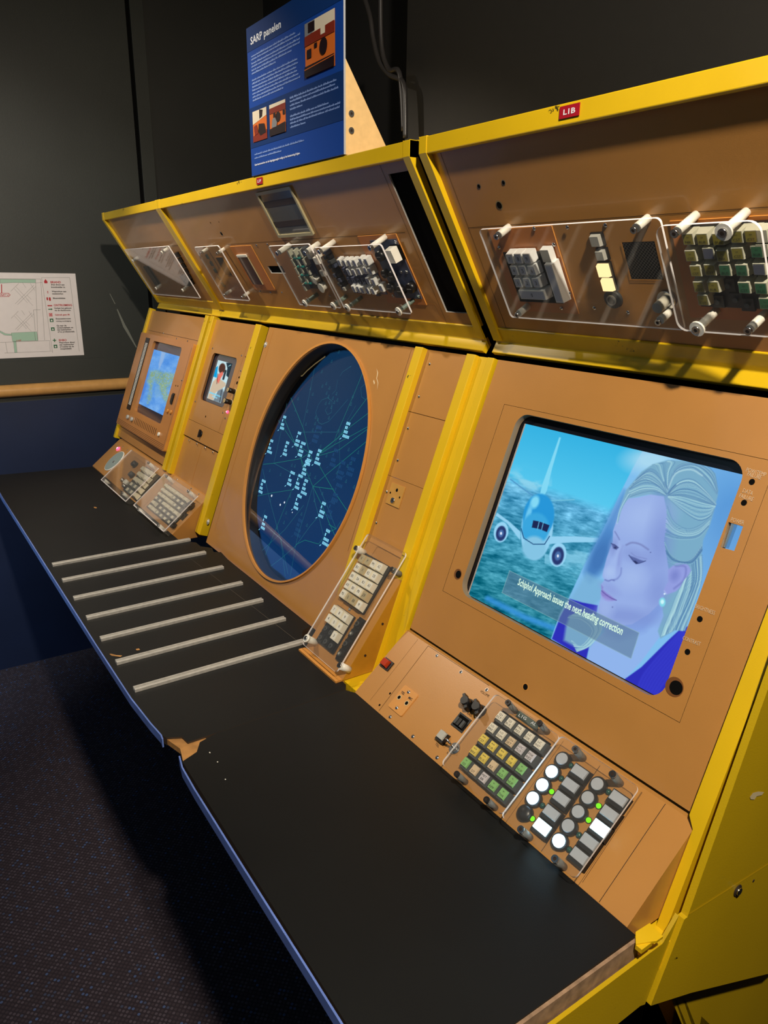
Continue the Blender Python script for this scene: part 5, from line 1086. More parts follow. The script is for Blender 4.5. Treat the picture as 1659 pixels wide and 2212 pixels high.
def wkey(q, t, cr, par, plane=WP, wd=.0086, hgt=KH, th=.0052):
    b = MB(); b.taper(-wd + .0002, wd + .001, -.0088, .0088, .003, hgt, .0016, KB[cr]); b.poly(rrect(-wd + .003, wd - .0018, -.0062, .0062, .0018), hgt + .0003, KT[cr])
    if t: b.text(t, .0004, -.0022, th, INK, hgt + .0006, al='c', wid=min(.0034 * len(t), .0085))
    return b.build('key', PO(plane, q), par)
for r in range(5):
    for k in range(4):
        q = mid(mid(A_, B_, k / 3), mid(C_, D_, k / 3), r / 4); wkey(q, codes[r][k], 1 if (r, k) in creams else 0, wk)
b = MB(); pts = [WP.at(kL(*p), .002) for p in ((560, 1070), (860, 1140), (600, 1632), (412, 1470))]
N7, N9 = WP.at(kL(600, 1045), KH), WP.at(kL(737, 1147), KH); N4 = WP.at(kL(540, 1165), KH); dv_ = N4[1] - N7[1]
b.box(N7[0] - .0105, N9[0] + .0115, N7[1] + 3 * dv_ - .0095, N7[1] + .0095, 0, .0035, BLACK); nk2 = b.build('keypad', WP, con_m)
for r, row in enumerate(('789', '456', '..3', '...')):
    for k, ch in enumerate(row):
        q = (N7[0] + (N9[0] - N7[0]) * k / 2, N7[1] + dv_ * r)
        if ch != '.': wkey(q, ch, 0, nk2)
        else:
            b = MB(); b.box(-.0082, .0082, -.0082, .0082, .0035, .006, BLACK); b.cyl(0, 0, .0046, .006, .0085, DGREY, 14); b.cyl(0, 0, .0020, .0085, .0088, BLACK, 10); b.build('switch_stem', PO(WP, q), nk2)
st0, st1 = WP.at(kL(915, 1235), .004), WP.at(kL(690, 1620), .004)
b = MB(); sx = (st0[0] + st1[0]) / 2; b.box(sx - .0085, sx + .0085, st1[1] - .012, st0[1] + .012, 0, .0035, BLACK); sk = b.build('keypad', WP, con_m)
for i in range(4):
    q = mid((sx, st0[1]), (sx, st1[1]), i / 3); b = MB(); b.box(-.0072, .0072, -.0075, .0075, .0035, .006, BLACK); b.cyl(0, 0, .0046, .006, .009, DGREY, 14); b.cyl(0, 0, .0024, .009, .0094, GREYKEY if i % 2 else BLACK, 10); b.build('switch_stem', PO(WP, q), sk)
b = MB(); q = WP.at(kL(805, 1045)); b.dome(q[0], q[1], .0032, 0, .003, CHROME, 12, 3); b.build('indicator_lamp', WP, con_m)
rW = WP.rect(kL(1020, 70), kL(1520, 320), kL(665, 1885), kL(225, 1500), .020)
ST_W = {'n': Proto('standoff', mk_standoff(.020, .0062, NYLON, hr=.0046)), 'w': Proto('standoff', mk_standoff(.020, .0062, NYLON, washer=.0074, hr=.0040)), 'x': Proto('standoff', mk_standoff(.020, .0055, GREYST, hr=.0046))}
cover(con_m, WP, rW, .020, [('n', kL(898, 270)), ('x', kL(1362, 545)), ('w', kL(272, 1425)), ('n', kL(690, 1770))], ST_W)

# --- panel with the small video screen
m0, m1 = -3.233 * S, -2.782 * S
gA = (MP.at(kI(40, 1450))[1] + MP.at(kI(700, 1755))[1]) / 2; gB = (MP.at(kI(0, 1745))[1] + MP.at(kI(610, 2055))[1]) / 2
o4 = [MP.at(kI(*p)) for p in ((480, 332), (905, 425), (640, 1275), (250, 1120))]
ov = ((o4[0][0] + o4[3][0]) / 2, (o4[1][0] + o4[2][0]) / 2, (o4[2][1] + o4[3][1]) / 2, (o4[0][1] + o4[1][1]) / 2)
b = MB(); b.plate([(m0, gA + .0004), (m1, gA + .0004), (m1, .7205 * S), (m0, .7205 * S)], [rrect(*ov, .014, 6)], 0, .006, ORANGE, GROOVE, mat('opening_lip', RGB(140, 92, 44), .5))
for a, d in (((1080, 150), (570, 1690)), ((1165, 170), (650, 1730))): b.line(MP.at(kI(*a)), MP.at(kI(*d)), .0005, .0003, GROOVE)
for p, r_ in (((922, 752), .0030), ((888, 845), .0042), ((350, 1420), .0028)): q = MP.at(kI(*p)); hole(b, q[0], q[1], r_)
q = MP.at(kI(1035, 403)); b.box(q[0] - .006, q[0] + .006, q[1] - .0012, q[1] + .0012, 0, .0004, mat('brown_print', RGB(110, 60, 30), .6))
b.build('monitor_panel', MP, con_m)
b = MB(); b.box(m0, m1, gB + .0016, gA - .0004, -.004, .0008, ORANGE); q = MP.at(kI(278, 1718)); b.cyl(q[0], q[1], .0085, 0, .004, BLACK, 18); b.box(q[0] - .003, q[0] + .003, q[1] - .011, q[1] + .011, .004, .009, BLACK); b.build('lock_panel', MP, con_m)
b = MB(); b.box(m0, m1, -.02 * S, gB - .0016, -.008, -.004, ORANGE); dl = MP.at(kI(270, 1905))[0]; b.line((dl, gB), (dl, -.02 * S), .0016, -.0035, ORANGE_E); b.build('lower_strip_panel', MP, con_m)
screws(con_m, MP, kI, ((470, 258), (965, 378), (950, 640), (175, 1165), (645, 1355), (685, 1450), (65, 1825), (200, 1885), (337, 1955), (472, 2030)))
b = MB(); b.box(ov[0] - .02, ov[1] + .03, ov[2] - .01, ov[3] + .01, -.018, -.008, mat('dark_screen_glass', RGB(44, 46, 60), .12, coat=.5)); b.build('display_housing', MP, con_m)
v4 = [MP.at(kI(*p), -.0075) for p in ((570, 455), (805, 520), (600, 1190), (368, 1105))]
vr = ((v4[0][0] + v4[3][0]) / 2, (v4[1][0] + v4[2][0]) / 2, (v4[2][1] + v4[3][1]) / 2, (v4[0][1] + v4[1][1]) / 2)
c = Canvas(MP, vr, -.0075, 60, 70, kI); c.C[:] = (196, 226, 232)
c.poly([(480, 600), (560, 560), (540, 760), (480, 740)], (20, 160, 220), 12); c.poly([(700, 500), (820, 500), (790, 620), (740, 760), (700, 720), (720, 600)], (40, 56, 66), 10); c.stroke([(740, 560), (780, 540)], 10, (150, 200, 210)); c.stroke([(690, 640), (650, 780)], 34, (46, 60, 70), 10)
c.poly([(560, 740), (470, 830), (420, 980), (380, 1120), (480, 1140), (520, 1010), (570, 980), (690, 900), (690, 850), (620, 800)], (206, 186, 160), 10)
c.ell(630, 600, 56, 90, (84, 54, 44), .2, 10); c.poly([(575, 690), (640, 650), (650, 700), (600, 780), (570, 860), (535, 800)], (230, 120, 104), 10); c.stroke([(560, 690), (540, 860)], 10, (120, 60, 50), 6)
c.poly([(560, 980), (640, 940), (660, 1010), (600, 1190), (480, 1150)], (120, 134, 144), 10); c.stroke([(425, 1010), (600, 1080)], 26, (130, 210, 240), 8, .9); c.stroke([(470, 1075), (540, 1105)], 20, (150, 220, 244), 8, .9); c.stroke([(620, 970), (590, 1180)], 10, (20, 30, 40))
c.mesh('small_video_screen', con_m, PIC)
for p, p2 in (((740, 965), (850, 1000)), ((682, 1152), (790, 1185))):
    q = MP.at(kI(*p2)); b = MB(); b.cyl(0, 0, .0085, 0, .0015, CREAM, 18); b.cyl(0, 0, .0068, .0015, .021, BLACK, 18); b.cyl(0, 0, .0058, .021, .0215, CREAM, 18); b.line((0, -.004), (0, .004), .0012, .0218, BLACK); b.build('rotary_knob', PO(MP, q), con_m)
LEDR = mat('lit_red_lamp', RGB(255, 60, 100), .3, emis=RGB(255, 70, 110), estr=2.5); LEDRC = emit('lit_pink_core', RGB(255, 200, 215), 2.0)
q = MP.at(kI(728, 1345)); b = MB(); b.dome(0, 0, .0045, 0, .005, LEDR, 14, 4); b.dome(0, 0, .002, .0046, .001, LEDRC, 10, 3); b.build('indicator_lamp', PO(MP, q), con_m)

# --- desk wedge under it
b = MB(); b.prism([(.8575 * S, 0), (1.0178 * S - .002, .1329 * S - .0016), (1.06 * S, .1329 * S - .0016), (1.06 * S, -.02), (.8575 * S, -.02)], -3.2020 * S, -2.7880 * S, ORANGE); b.build('desk_panel', YZ, con_m)
KD = mat('small_key_grey', RGB(118, 122, 118), .4); KC = mat('small_key_ivory', RGB(226, 220, 196), .4)
def boxcover(par, r, w):
    b = MB(); b.plate(rrect(r[0], r[1], r[2], r[3], .002, 2), [], w + .003, .003, ACRYL, ACEDGE, back=True)
    b.box(r[0], r[1], r[2], r[2] + .003, w - .018, w, ACRYL, side=ACRYL, top=ACEDGE); b.box(r[1] - .003, r[1], r[2], r[3], w - .018, w, ACRYL, top=ACEDGE)
    return b.build('acrylic_cover', LP, par)
ST_J = {'n': Proto('standoff', mk_standoff(.026, .0052, NYLON, hr=.0046))}
rc2 = LP.rect(kJ(990, 530), kJ(1450, 830), kJ(1000, 1340), kJ(570, 990), .026)
o = boxcover(con_m, rc2, .026)
for p in ((1030, 575), (1330, 780), (635, 1020), (920, 1250)): q = LP.at(kJ(*p), .026); ST_J['n'].put(LP, q[0], q[1], 0, o)
def keyblock(par, k, tl, tr, bl, nc, nr, h, pat, size=.0078, plane=LP):
    a, d, e_ = [plane.at(k(*p), h) for p in (tl, tr, bl)]; uu = [a[0], d[0], e_[0], d[0] + e_[0] - a[0]]; vv = [a[1], e_[1], d[1], d[1] + e_[1] - a[1]]
    pu_ = math.hypot(d[0] - a[0], d[1] - a[1]) / (nc - 1); pv_ = math.hypot(e_[0] - a[0], e_[1] - a[1]) / (nr - 1); sw, sh_ = pu_ * .46, pv_ * .46
    b = MB(); b.box(min(uu) - sw, max(uu) + sw, min(vv) - sh_, max(vv) + sh_, 0, .002, BLACK); kb2 = b.build('keypad', plane, par)
    for r in range(nr):
        for c2 in range(nc):
            ch = pat[r][c2]
            if ch == '.': continue
            q = (a[0] + (d[0] - a[0]) * c2 / (nc - 1) + (e_[0] - a[0]) * r / (nr - 1), a[1] + (d[1] - a[1]) * c2 / (nc - 1) + (e_[1] - a[1]) * r / (nr - 1))
            b = MB(); m_ = {'w': KC, 'g': KD, 'k': BLACK}[ch]; b.taper(-sw * .94, sw * .94, -sh_ * .88, sh_ * .88, .002, h, sw * .16, m_); b.poly(rrect(-sw * .5, sw * .5, -sh_ * .5, sh_ * .5, sw * .1), h + .0003, KC if ch != 'k' else DGREY); b.build('key', PO(plane, q), kb2)
    return kb2
keyblock(con_m, kJ, (1010, 690), (1280, 880), (790, 980), 6, 6, .012, ('wwwwww', 'wwwggg', 'wwwwgg', 'ggwwww', 'w.gggg', 'wwgggg'), .0085)
b = MB(); q = LP.at(kJ(1375, 1000)); b.cyl(0, 0, .0095, 0, .016, BLACK, 16, r1=.008); b.box(-.0025, .0025, -.012, .012, .006, .017, BLACK); b.build('rotary_knob', PO(LP, q), con_m)
b = MB(); q = LP.at(kJ(1258, 1120)); b.box(-.013, .013, -.011, .011, 0, .0012, BLACK)
for p in ((-.006, -.004), (.006, .004), (0, .006)): b.box(p[0] - .002, p[0] + .002, p[1] - .002, p[1] + .002, .0012, .004, DGREY)
b.build('socket', PO(LP, q), con_m)
b = MB(); q = LP.at(kJ(1135, 1260)); b.cyl(0, 0, .008, 0, .014, BLACK, 16, r1=.007); b.box(-.011, .011, -.0025, .0025, .006, .014, BLACK); b.build('rotary_knob', PO(LP, q), con_m)
screws(con_m, LP, kJ, ((1165, 612), (1360, 738), (1465, 812)))

# --- overhanging upper panel
sl4 = [UP.at(kQ(*p)) for p in ((75, 410), (258, 380), (790, 1690), (615, 1675))]
s0, s1 = (sl4[0][0] + sl4[3][0]) / 2, -1.4690 * S - .002; sv0, sv1 = (sl4[2][1] + sl4[3][1]) / 2, (sl4[0][1] + sl4[1][1]) / 2
ds = UP.rect(kD(815, 900), kD(960, 893), kD(1000, 972), kD(860, 968))
b = MB(); b.plate([(-3.176 * S, -.006), (-1.469 * S, -.006), (-1.469 * S, .442 * S), (-3.176 * S, .442 * S)], [[(s0, sv0), (s1, sv0), (s1, sv1), (s0, sv1)], [(ds[0], ds[2]), (ds[1], ds[2]), (ds[1], ds[3]), (ds[0], ds[3])]], 0, .003, ORANGE, GROOVE, ALU)
xs_ = UP.at(kQ(5, 330))[0]; b.line((xs_, .43 * S), (xs_, 0), .0006, .0003, GROOVE); ph2 = UP.at(kE(1200, 115))[1]; b.line((UP.at(kD(430, 690))[0], ph2), (s0 - .02, ph2), .0007, .0003, GROOVE)
for p, r_ in (((253, 465), .002), ((337, 457), .0016), ((362, 575), .0042)): q = UP.at(kD(*p)); hole(b, q[0], q[1], r_, rim=CHROME if r_ > .003 else None)
b.line(UP.at(kE(1440, 905)), UP.at(kE(1560, 915)), .0009, .0005, ORANGE_E); b.line(UP.at(kE(1560, 915)), UP.at(kE(1650, 1110)), .0009, .0005, ORANGE_E)
b.build('upper_panel', UP, con_m)
# clear card window
cw = UP.rect(kD(700, 170), kD(1040, 105), kD(1280, 580), kD(935, 625), .003)
FR_ = mat('card_window_frame', RGB(176, 166, 130), .35, coat=.3)
b = MB(); b.plate(rrect(*cw, .003, 3), [rrect(cw[0] + .006, cw[1] - .006, cw[2] + .006, cw[3] - .006, .002, 2)], .004, .004, FR_); b.box(cw[0] + .006, cw[1] - .006, cw[2] + .006, cw[3] - .006, .0006, .0010, mat('card_window_pane', RGB(96, 94, 88), .16, coat=.6))
for f_ in (.28, .72): hv_ = cw[2] + (cw[3] - cw[2]) * f_; b.box(cw[0] + .007, cw[1] - .007, hv_ - .006, hv_ + .006, .0010, .0013, mat('painted_reflection_band', RGB(52, 38, 28), .5))  # dark reflection bands painted across the pane as thin strips
b.build('card_window', UP, con_m)
# cover 1
c1 = UP.rect(kD(100, 712), kD(345, 682), kD(640, 1238), kD(400, 1220), .019)
ST_M = {'n': Proto('standoff', mk_standoff(.019, .0042, NYLON, hr=.0040)), 'N': Proto('standoff', mk_standoff(.032, .0052, NYLON, hr=.0046)), 'w': Proto('standoff', mk_standoff(.032, .0046, mat('green_grey_standoff', RGB(140, 160, 150), .4), washer=.0082, hr=.0044))}
cover(con_m, UP, c1, .019, [('n', kD(*p)) for p in ((165, 762), (330, 765), (402, 1178), (577, 1200))], ST_M)
for i, p in enumerate(((225, 800), (268, 870), (305, 940), (345, 1010), (380, 1080))):
    q = UP.at(kD(*p)); b = MB(); b.taper(-.0055, .0055, -.0065, .0065, 0, .004, .0012, DGREY if i % 2 else mat('dark_green_key', RGB(58, 72, 70), .4)); b.build('push_button', PO(UP, q), con_m)
dw = UP.rect(kD(312, 812), kD(375, 808), kD(465, 985), kD(402, 985)); b = MB(); b.box(dw[0] - .001, dw[1] + .001, dw[2] - .001, dw[3] + .001, 0, .0006, ORANGE_E); b.box(dw[0], dw[1], dw[2], dw[3], .0006, .0008, BLACK); b.build('dark_window', UP, con_m)
# raised plates between the covers
for a, d, e_, f_ in (((455, 700), (655, 690), (880, 1090), (705, 1170)), ((655, 690), (830, 680), (1080, 1170), (905, 1150))):
    r = UP.rect(kD(*a), kD(*d), kD(*e_), kD(*f_)); b = MB(); b.box(r[0] + .0005, r[1] - .0005, r[2], r[3], 0, .0016, RSUB, side=ORANGE_E)
    if a[0] == 655: pass
    b.build('instrument_plate', UP, con_m) if a[0] == 455 else None
sh = UP.rect(kD(540, 790), kD(640, 800), kD(778, 1080), kD(672, 1065)); b = MB(); b.box(sh[0], sh[1], sh[2], sh[3], .0016, .0040, mat('smoky_strip_holder', RGB(84, 62, 50), .2, coat=.5), side=FR_); b.box(sh[0], sh[1], sh[3] - .001, sh[3] + .0045, .002, .005, NYLON); b.build('strip_holder', UP, con_m)
screws(con_m, UP, kD, ((500, 708), (603, 702), (710, 690), (820, 682), (748, 1150), (852, 1162), (965, 1162), (1080, 1165), (1440, 1195)))
# cover 2 with the turquoise-marked keys
c2_ = UP.rect(kD(838, 700), kD(1240, 665), kD(1560, 1305), kD(1150, 1282), .032)
cover(con_m, UP, c2_, .032, [('N', kD(930, 762)), ('N', kD(1208, 757)), ('w', kD(1205, 1258)), ('w', kE(432, 925))], ST_M, rr=.004)
TQ = mat('turquoise_bar', RGB(40, 196, 176), .35, coat=.3)
a, d, e_ = UP.at(kD(1040, 780), .012), UP.at(kD(1150, 770), .012), UP.at(kD(1190, 1110), .012)
b = MB(); kbw = b; b.box(min(a[0], e_[0]) - .008, d[0] + .010, e_[1] - .008, a[1] + .010, 0, .002, DGREY); kq = b.build('keypad', UP, con_m)
for r in range(5):
    for cc in range(3):
        if r == 4 and cc > 0: continue
        u_ = a[0] + (d[0] - a[0]) * cc / 2 + (e_[0] - a[0]) * r / 4; v_ = a[1] + (e_[1] - a[1]) * r / 4
        b = MB(); b.taper(-.0042, .0042, -.0085, .0085, .002, .014, .0010, mat_kc if 'mat_kc' in globals() else CLK); b.build('key', PO(UP, (u_, v_)), kq)
    b = MB(); b.box(-.015, .015, -.0016, .0016, .010, .0135, TQ)
    if r in (0, 1, 2, 3): b.build('marker_bar', PO(UP, ((a[0] + d[0]) / 2 + (e_[0] - a[0]) * (r + .4) / 4, a[1] + (e_[1] - a[1]) * (r + .45) / 4)), kq)
for p, m_, s_, h_ in (((1180, 760), DGREY, .008, .012), ((1230, 800), GREYKEY, .008, .014), ((1300, 850), WHITE, .0085, .015), ((1150, 850), DGREY, .008, .012), ((1240, 950), DGREY, .008, .010), ((1360, 975), GREYKEY, .0075, .014)):
    q = UP.at(kD(*p), h_); b = MB(); b.taper(-s_, s_, -s_, s_, 0, h_, .0015, m_); b.build('push_button', PO(UP, q), con_m)
for p, r_ in (((1290, 1050), .006), ((1350, 1120), .008)):
    q = UP.at(kD(*p), .014); b = MB(); b.cyl(0, 0, r_, 0, .012, mat_ck if 'mat_ck' in globals() else NYLON, 18, r1=r_ * .9); b.cyl(0, 0, r_ * 1.3, .012, .014, NYLON, 18); b.build('rotary_knob', PO(UP, q), con_m)
# dark switch columns and the white keypad under cover 3
dk0, dk1 = UP.at(kE(300, 345), .010), UP.at(kE(510, 745), .010)
for i in range(9):
    for j in (0, 1):
        t_ = i / 8; q = (dk0[0] + (dk1[0] - dk0[0]) * t_ + .011 * j, dk0[1] + (dk1[1] - dk0[1]) * t_); b = MB(); b.taper(-.0048, .0048, -.0042, .0042, 0, .009 + .003 * ((i + j) % 2), .0008, (BLACK, SLATE, DGREY)[(i * 2 + j) % 3] if (i, j) != (8, 1) else GREYKEY); b.build('toggle_key', PO(UP, q), con_m)
BK = mat('blue_grey_key_face', RGB(124, 134, 168), .45); BKB = mat('blue_grey_socket', RGB(80, 88, 122), .5)
kk = UP.rect(kE(470, 400), kE(850, 390), kE(990, 800), kE(640, 800), .003)
b = MB(); b.box(kk[0], kk[1], kk[2], kk[3], 0, .003, BKB); k3 = b.build('keypad', UP, con_m)
for p in ((480, 458), (535, 462), (590, 462), (648, 462), (722, 445), (780, 450), (585, 562), (642, 566), (700, 556), (772, 545), (826, 552), (800, 662), (862, 674), (640, 750), (692, 754), (738, 765), (796, 772), (855, 776), (948, 745)):
    q = UP.at(kE(*p), .015); b = MB(); b.taper(-.0062, .0062, -.0078, .0078, .003, .015, .0014, NKEY); b.poly(rrect(-.0034, .0034, -.0050, .0050, .0012), .0153, BK); b.build('key', PO(UP, q), k3)
for p in ((540, 550), (590, 650), (645, 655), (705, 660), (755, 655), (900, 790)):
    q = UP.at(kE(*p), .006); b = MB(); b.taper(-.0060, .0060, -.0076, .0076, .003, .007, .0010, BKB); b.cyl(0, 0, .0022, .007, .009, SLATE, 10); b.build('empty_socket', PO(UP, q), k3)
c3_ = UP.rect(kE(220, 290), kE(950, 228), kE(1300, 1002), kE(545, 975), .034)
ST_M['3'] = Proto('standoff', mk_standoff(.034, .0048, NYLON, hr=.0046)); ST_M['4'] = Proto('standoff', mk_standoff(.034, .0040, mat('grey_green_standoff', RGB(120, 140, 132), .4), washer=.0080, hr=.0044))
cover(con_m, UP, c3_, .034, [('3', kE(275, 320)), ('3', kE(843, 275)), ('4', kE(590, 945)), ('4', kE(1165, 985))], ST_M, rr=.005)
# slate plate with knobs and the big white button
sp = UP.rect(kE(830, 205), kE(1120, 190), kE(1395, 855), kE(1105, 850), .003)
op2 = UP.rect(kE(760, 150), kE(1115, 135), kE(1445, 900), kE(1080, 900), .0016)
b = MB(); b.box(op2[0] - .02, op2[1], op2[2] - .003, op2[3], 0, .0016, RSUB, side=ORANGE_E); b.build('instrument_plate', UP, con_m)
b = MB(); b.box(sp[0], sp[1], sp[2], sp[3], .0016, .0030, SLATE); slp = b.build('slate_plate', UP, con_m)
q = UP.at(kE(1060, 385), .018); b = MB(); b.box(-.012, .016, -.013, .013, .003, .006, BLACKM); b.taper(-.0105, .0105, -.0125, .0125, .006, .020, .001, WHITE); b.build('push_button', PO(UP, q), slp)
for p, r_, h_ in (((920, 392), .010, .014), ((975, 590), .008, .012), ((1060, 610), .009, .010), ((1040, 745), .0095, .012), ((1150, 775), .010, .012), ((1262, 750), .010, .014)):
    q = UP.at(kE(*p), h_); b = MB(); b.cyl(0, 0, r_, .003, h_, BLACK, 20, r1=r_ * .9); b.line((-r_ * .6, 0), (r_ * .6, 0), .0012, h_ + .0003, GREYKEY); b.build('rotary_knob', PO(UP, q), slp)
for p in ((1172, 560), (1232, 560), (1110, 222), (1368, 828), (1083, 825), (985, 585)):
    q = UP.at(kE(*p), .004); b = MB(); b.cyl(0, 0, .0030, .003, .0045, mat_dr if 'mat_dr' in globals() else CHROME, 12); b.build('screw', PO(UP, q), slp)

# ================================================================== FAR LEFT CONSOLE
l0, l1 = -4.170 * S, -3.336 * S
f4 = [MP.at(kW(*p)) for p in ((660, 105), (1410, 290), (950, 2040), (240, 1610))]
ft = (f4[0][1] + f4[1][1]) / 2; fbm = (f4[2][1] + f4[3][1]) / 2
b = MB(); b.box(l0, l1, .0045, .7205 * S, -.003, 0, ORANGE)
b.line((l0 + .02, ft + .004), (l1 - .03, ft + .004), .0009, .0004, GROOVE); b.build('main_panel', MP, con_l)
# raised monitor unit
BW = .020
g4 = [MP.at(kW(*p), BW) for p in ((640, 130), (1370, 330), (925, 2040), (245, 1630))]
mu = (-4.150 * S, (g4[1][0] + g4[2][0]) / 2, (g4[2][1] + g4[3][1]) / 2, (g4[0][1] + g4[1][1]) / 2)
oo = [MP.at(kW(*p), BW) for p in ((742, 262), (1203, 378), (862, 1595), (445, 1385))]
mo = ((oo[0][0] + oo[3][0]) / 2, (oo[1][0] + oo[2][0]) / 2, (oo[2][1] + oo[3][1]) / 2, (oo[0][1] + oo[1][1]) / 2)
BZ = mat('monitor_bezel_enamel', RGB(196, 132, 70), .36, coat=.25, noise=.05, nscale=9)
b = MB(); b.plate(rrect(*mu, .006, 4), [rrect(*mo, .012, 5)], BW, BW, BZ, ORANGE_E, mat('bezel_inner_lip', RGB(186, 126, 66), .4))
def wq7(x, y, w=BW): return MP.at(kW(x, y), w)
for i in range(4):
    p, q = wq7(262 + 3 * i, 1580 + 22 * i), wq7(925, 1900 + 36 * i); vv = (p[1] + q[1]) / 2; b.line((mu[0] + .01, vv), (mu[1] - .012, vv), .0010, BW + .0003, GROOVE)
rx = wq7(1330, 500)[0]; b.line((mu[1] - .010, mu[3] - .012), (mu[1] - .010, mu[2] + .004), .0010, BW + .0003, GROOVE)
for p, r_ in (((1105, 980), .0024), ((1138, 988), .0024)): q = wq7(*p); hole(b, q[0], q[1], r_, BW + .0002)
q0, q1 = wq7(455, 1540), wq7(780, 1715)
for i in range(14):
    q = mid(q0, q1, i / 13); b.box(q[0] - .0018, q[0] + .0018, q0[1] * .5 + q1[1] * .5 - .011, q0[1] * .5 + q1[1] * .5 + .011, BW, BW + .0004, GROOVE)
un = b.build('monitor_bezel', MP, con_l, bevel=.0008)
q = wq7(1058, 1190); b = MB(); b.box(-.0075, .0075, -.017, .017, 0, .003, BLACK); b.taper(-.005, .005, -.013, .013, .003, .006, .001, BLACK); b.build('rocker_switch', Plane(MP.M @ Vector((q[0], q[1], BW)), MP.U, MP.V), con_l)
for p, m_, r_, h_ in (((358, 1483), GREYKEY, .0075, .008), ((422, 1520), GREYKEY, .0075, .008), ((845, 1757), WHITE, .0065, .005), ((985, 1385), ORANGE_E, .0065, .005), ((1035, 1405), ORANGE_E, .0065, .005)):
    q = wq7(*p); b = MB(); b.cyl(0, 0, r_, 0, h_, m_, 16, r1=r_ * .9); b.build('rotary_knob' if h_ > .01 else 'push_button', Plane(MP.M @ Vector((q[0], q[1], BW)), MP.U, MP.V), con_l)
for p in ((905, 145), (1118, 232), (1292, 270), (1200, 898)): q = wq7(*p); P_screw.put(MP, q[0], q[1], BW - .0003, con_l)
# ribbed black strip with white ticks
t4 = [wq7(*p) for p in ((640, 215), (692, 228), (380, 1372), (326, 1350))]; ts = ((t4[0][0] + t4[3][0]) / 2, (t4[1][0] + t4[2][0]) / 2, (t4[2][1] + t4[3][1]) / 2, (t4[0][1] + t4[1][1]) / 2)
b = MB(); b.box(ts[0], ts[1], ts[2], ts[3], BW, BW + .002, BLACK); tv1, tv0 = wq7(640, 310)[1], wq7(365, 1270)[1]
for i in range(46): v_ = tv0 + (tv1 - tv0) * i / 45; b.box(ts[0] + (ts[1] - ts[0]) * .25, ts[1] - (ts[1] - ts[0]) * .12, v_ - (tv1 - tv0) / 45 * .28, v_ + (tv1 - tv0) / 45 * .28, BW + .002, BW + .0026, WHITE)
b.build('tick_strip', MP, con_l)
# display
SL = BW - .009
b = MB(); b.box(mo[0] - .004, mo[1] + .01, mo[2] - .004, mo[3] + .004, .0005, SL - .0006, mat('display_glass_navy', RGB(34, 36, 62), .15, coat=.5)); b.build('display_housing', MP, con_l)
p4 = [wq7(*p, w=SL) for p in ((690, 385), (1183, 517), (905, 1462), (470, 1240))]
pr_ = (mo[0] + .001, (p4[1][0] + p4[2][0]) / 2, (p4[2][1] + p4[3][1]) / 2, (p4[0][1] + p4[1][1]) / 2)
c = Canvas(MP, pr_, SL, 110, 170, kW); n1 = c.noise(90, 2)[..., None]; n2 = c.noise(14, 4)[..., None]; n3 = c.noise(7, 9)[..., None]
c.C = np.array((100, 158, 228.)) + (n1 - .5) * 70 * np.array((1, .8, .3)) + (n3 - .5) * 20
c.poly([(880, 440), (940, 460), (900, 600), (840, 720), (830, 640)], (160, 186, 220), 20, .7); c.poly([(480, 700), (660, 760), (640, 1000), (560, 1240), (440, 1240)], (70, 120, 206), 40, .7)
LAND = [(700, 760), (800, 740), (900, 770), (1010, 780), (1080, 800), (1060, 900), (1000, 980), (960, 1080), (990, 1150), (960, 1260), (900, 1180), (860, 1080), (820, 960), (760, 880), (730, 960), (720, 1100), (700, 1200), (655, 1270), (660, 1150), (690, 1000), (650, 900), (680, 840)]
a = np.clip(.5 - c.sdf(LAND) / 50, 0, 1) * np.clip(.35 + (n2[..., 0] - .35) * 2.4, 0, 1); c.put(a * .85, (142, 168, 112)); c.put(np.clip((n3[..., 0] - .60) * 8, 0, 1) * np.clip(.6 - c.sdf(LAND) / 120, 0, 1) * .7, (190, 206, 150))
c.poly([(780, 960), (850, 1000), (860, 1140), (790, 1180), (760, 1080)], (120, 170, 210), 30, .6)
for pts in ([(600, 450), (726, 452), (650, 760), (560, 757)], [(520, 893), (614, 895), (536, 1197), (430, 1190)]): c.poly(pts, (226, 222, 246), 6)
c.poly([(560, 757), (652, 762), (618, 880), (520, 890)], (18, 26, 50), 6)
c.mesh('weather_map_screen', con_l, PIC)

# desk wedge
b = MB(); b.prism([(.8575 * S, 0), (1.0178 * S - .002, .1329 * S - .0016), (1.06 * S, .1329 * S - .0016), (1.06 * S, -.02), (.8575 * S, -.02)], -4.108 * S, -3.2050 * S, ORANGE); b.build('desk_panel', YZ, con_l)
e4 = [LP.at(kJ(*p), .002) for p in ((152, 490), (438, 230), (300, 355))]
q = e4[2]; rr_ = abs(LP.at(kJ(395, 215))[1] - LP.at(kJ(185, 505))[1]) / 2
b = MB(); b.cyl(0, 0, rr_, 0, .003, NYLON, 36, r1=rr_ * .97); b.cyl(0, 0, rr_ * .93, .003, .0034, mat('pale_lens', RGB(160, 176, 170), .12, coat=.6), 36); b.cyl(.008, -.004, .0045, .0034, .005, CHROME, 12); b.build('round_dial', PO(LP, q), con_l)
q = LP.at(kJ(355, 190)); b = MB(); b.dome(0, 0, .0085, 0, .006, LEDR, 16, 4); b.dome(0, 0, .0038, .0055, .0015, LEDRC, 10, 3); b.build('indicator_lamp', PO(LP, q), con_l)
rc1 = LP.rect(kJ(530, 200), kJ(890, 440), kJ(480, 945), kJ(130, 630), .026)
o = boxcover(con_l, rc1, .026)
for p in ((780, 390), (165, 620), (420, 800)): q = LP.at(kJ(*p), .026); ST_J['n'].put(LP, q[0], q[1], 0, o)
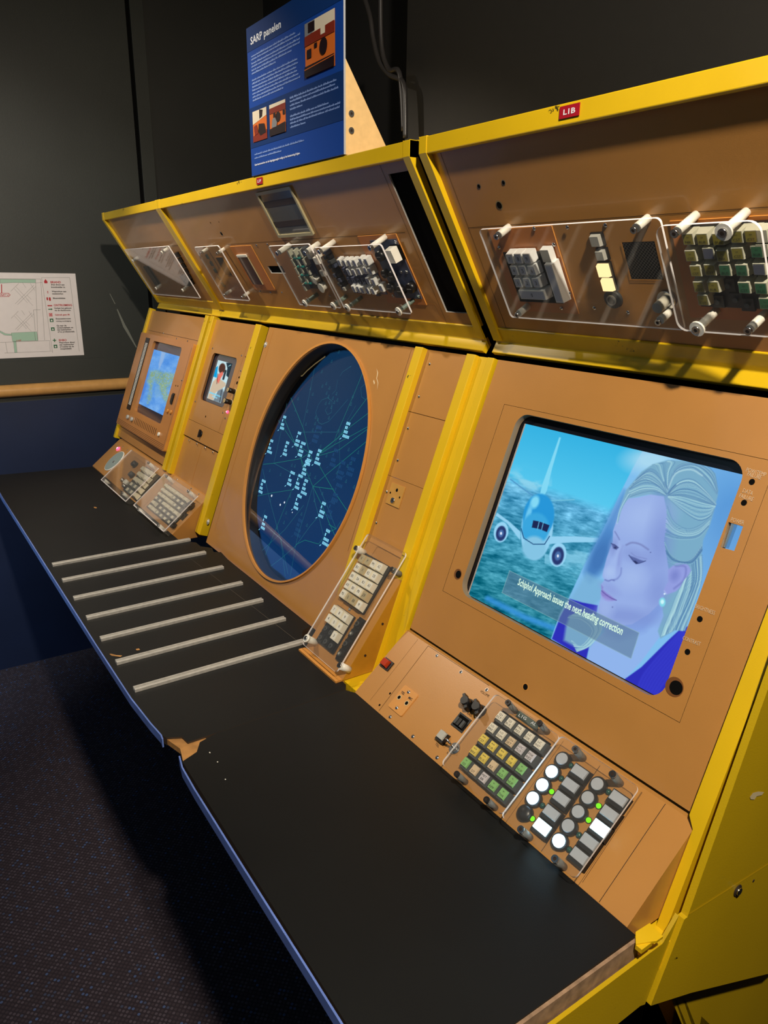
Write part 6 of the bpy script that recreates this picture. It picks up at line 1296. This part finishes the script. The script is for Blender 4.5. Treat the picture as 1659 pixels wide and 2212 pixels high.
keyblock(con_l, kJ, (690, 455), (800, 520), (480, 745), 3, 5, .012, ('www', 'www', 'www', 'ggw', 'ggw'), .0115)
for p, m_, r_ in (((560, 385), BLACK, .011), ((520, 530), DGREY, .010), ((400, 610), CHROME, .008), ((450, 640), NYLON, .009), ((425, 690), CHROME, .007)):
    q = LP.at(kJ(*p), .012); b = MB(); b.cyl(0, 0, r_, 0, .015, m_, 16, r1=r_ * .85); b.build('rotary_knob', PO(LP, q), con_l)
screws(con_l, LP, kJ, ((418, 160), (482, 205), (95, 515)))
# upper panel with its cover
b = MB(); b.box(-4.062 * S, -3.2315 * S, -.006, .442 * S, -.003, 0, ORANGE); hv = UP.at(kC(560, 530))[1]; b.line((-4.05 * S, hv), (-3.24 * S, hv), .0009, .0003, GROOVE); b.build('upper_panel', UP, con_l)
cc_ = UP.rect(kC(325, 552), kC(755, 502), kC(1075, 1018), kC(620, 1000), .018)
ST_L = {'n': Proto('standoff', mk_standoff(.018, .0052, NYLON, hr=.005, head=NYLON))}
cover(con_l, UP, cc_, .018, [('n', kC(*p)) for p in ((408, 655), (700, 572), (640, 930), (905, 948))], ST_L, rr=.002)
for i in range(6):
    q = UP.at(kC(845 + 28 * i, 600 + 55 * i), .004); b = MB(); b.taper(-.010, .010, -.007, .007, 0, .008, .001, BLACK); b.build('push_button', PO(UP, q), con_l)
q4 = [UP.at(kC(*p)) for p in ((510, 712), (560, 712), (690, 900), (640, 900))]; b = MB(); r = (q4[0][0] * .5 + q4[3][0] * .5, q4[1][0] * .5 + q4[2][0] * .5, q4[2][1], q4[0][1]); b.box(*r, 0, .004, DGREY)
for i in range(5): vv = r[2] + (r[3] - r[2]) * (i + .5) / 5; b.box(r[0] + .003, r[1] - .003, vv - .007, vv + .007, .004, .006, BLACK)
b.build('switch_row', UP, con_l)
q = UP.at(kC(925, 860), .01); b = MB(); b.box(-.022, .022, -.016, .016, 0, .012, BLACK); b.cyl(.014, 0, .007, .012, .018, DGREY, 14); b.build('black_module', PO(UP, q), con_l)
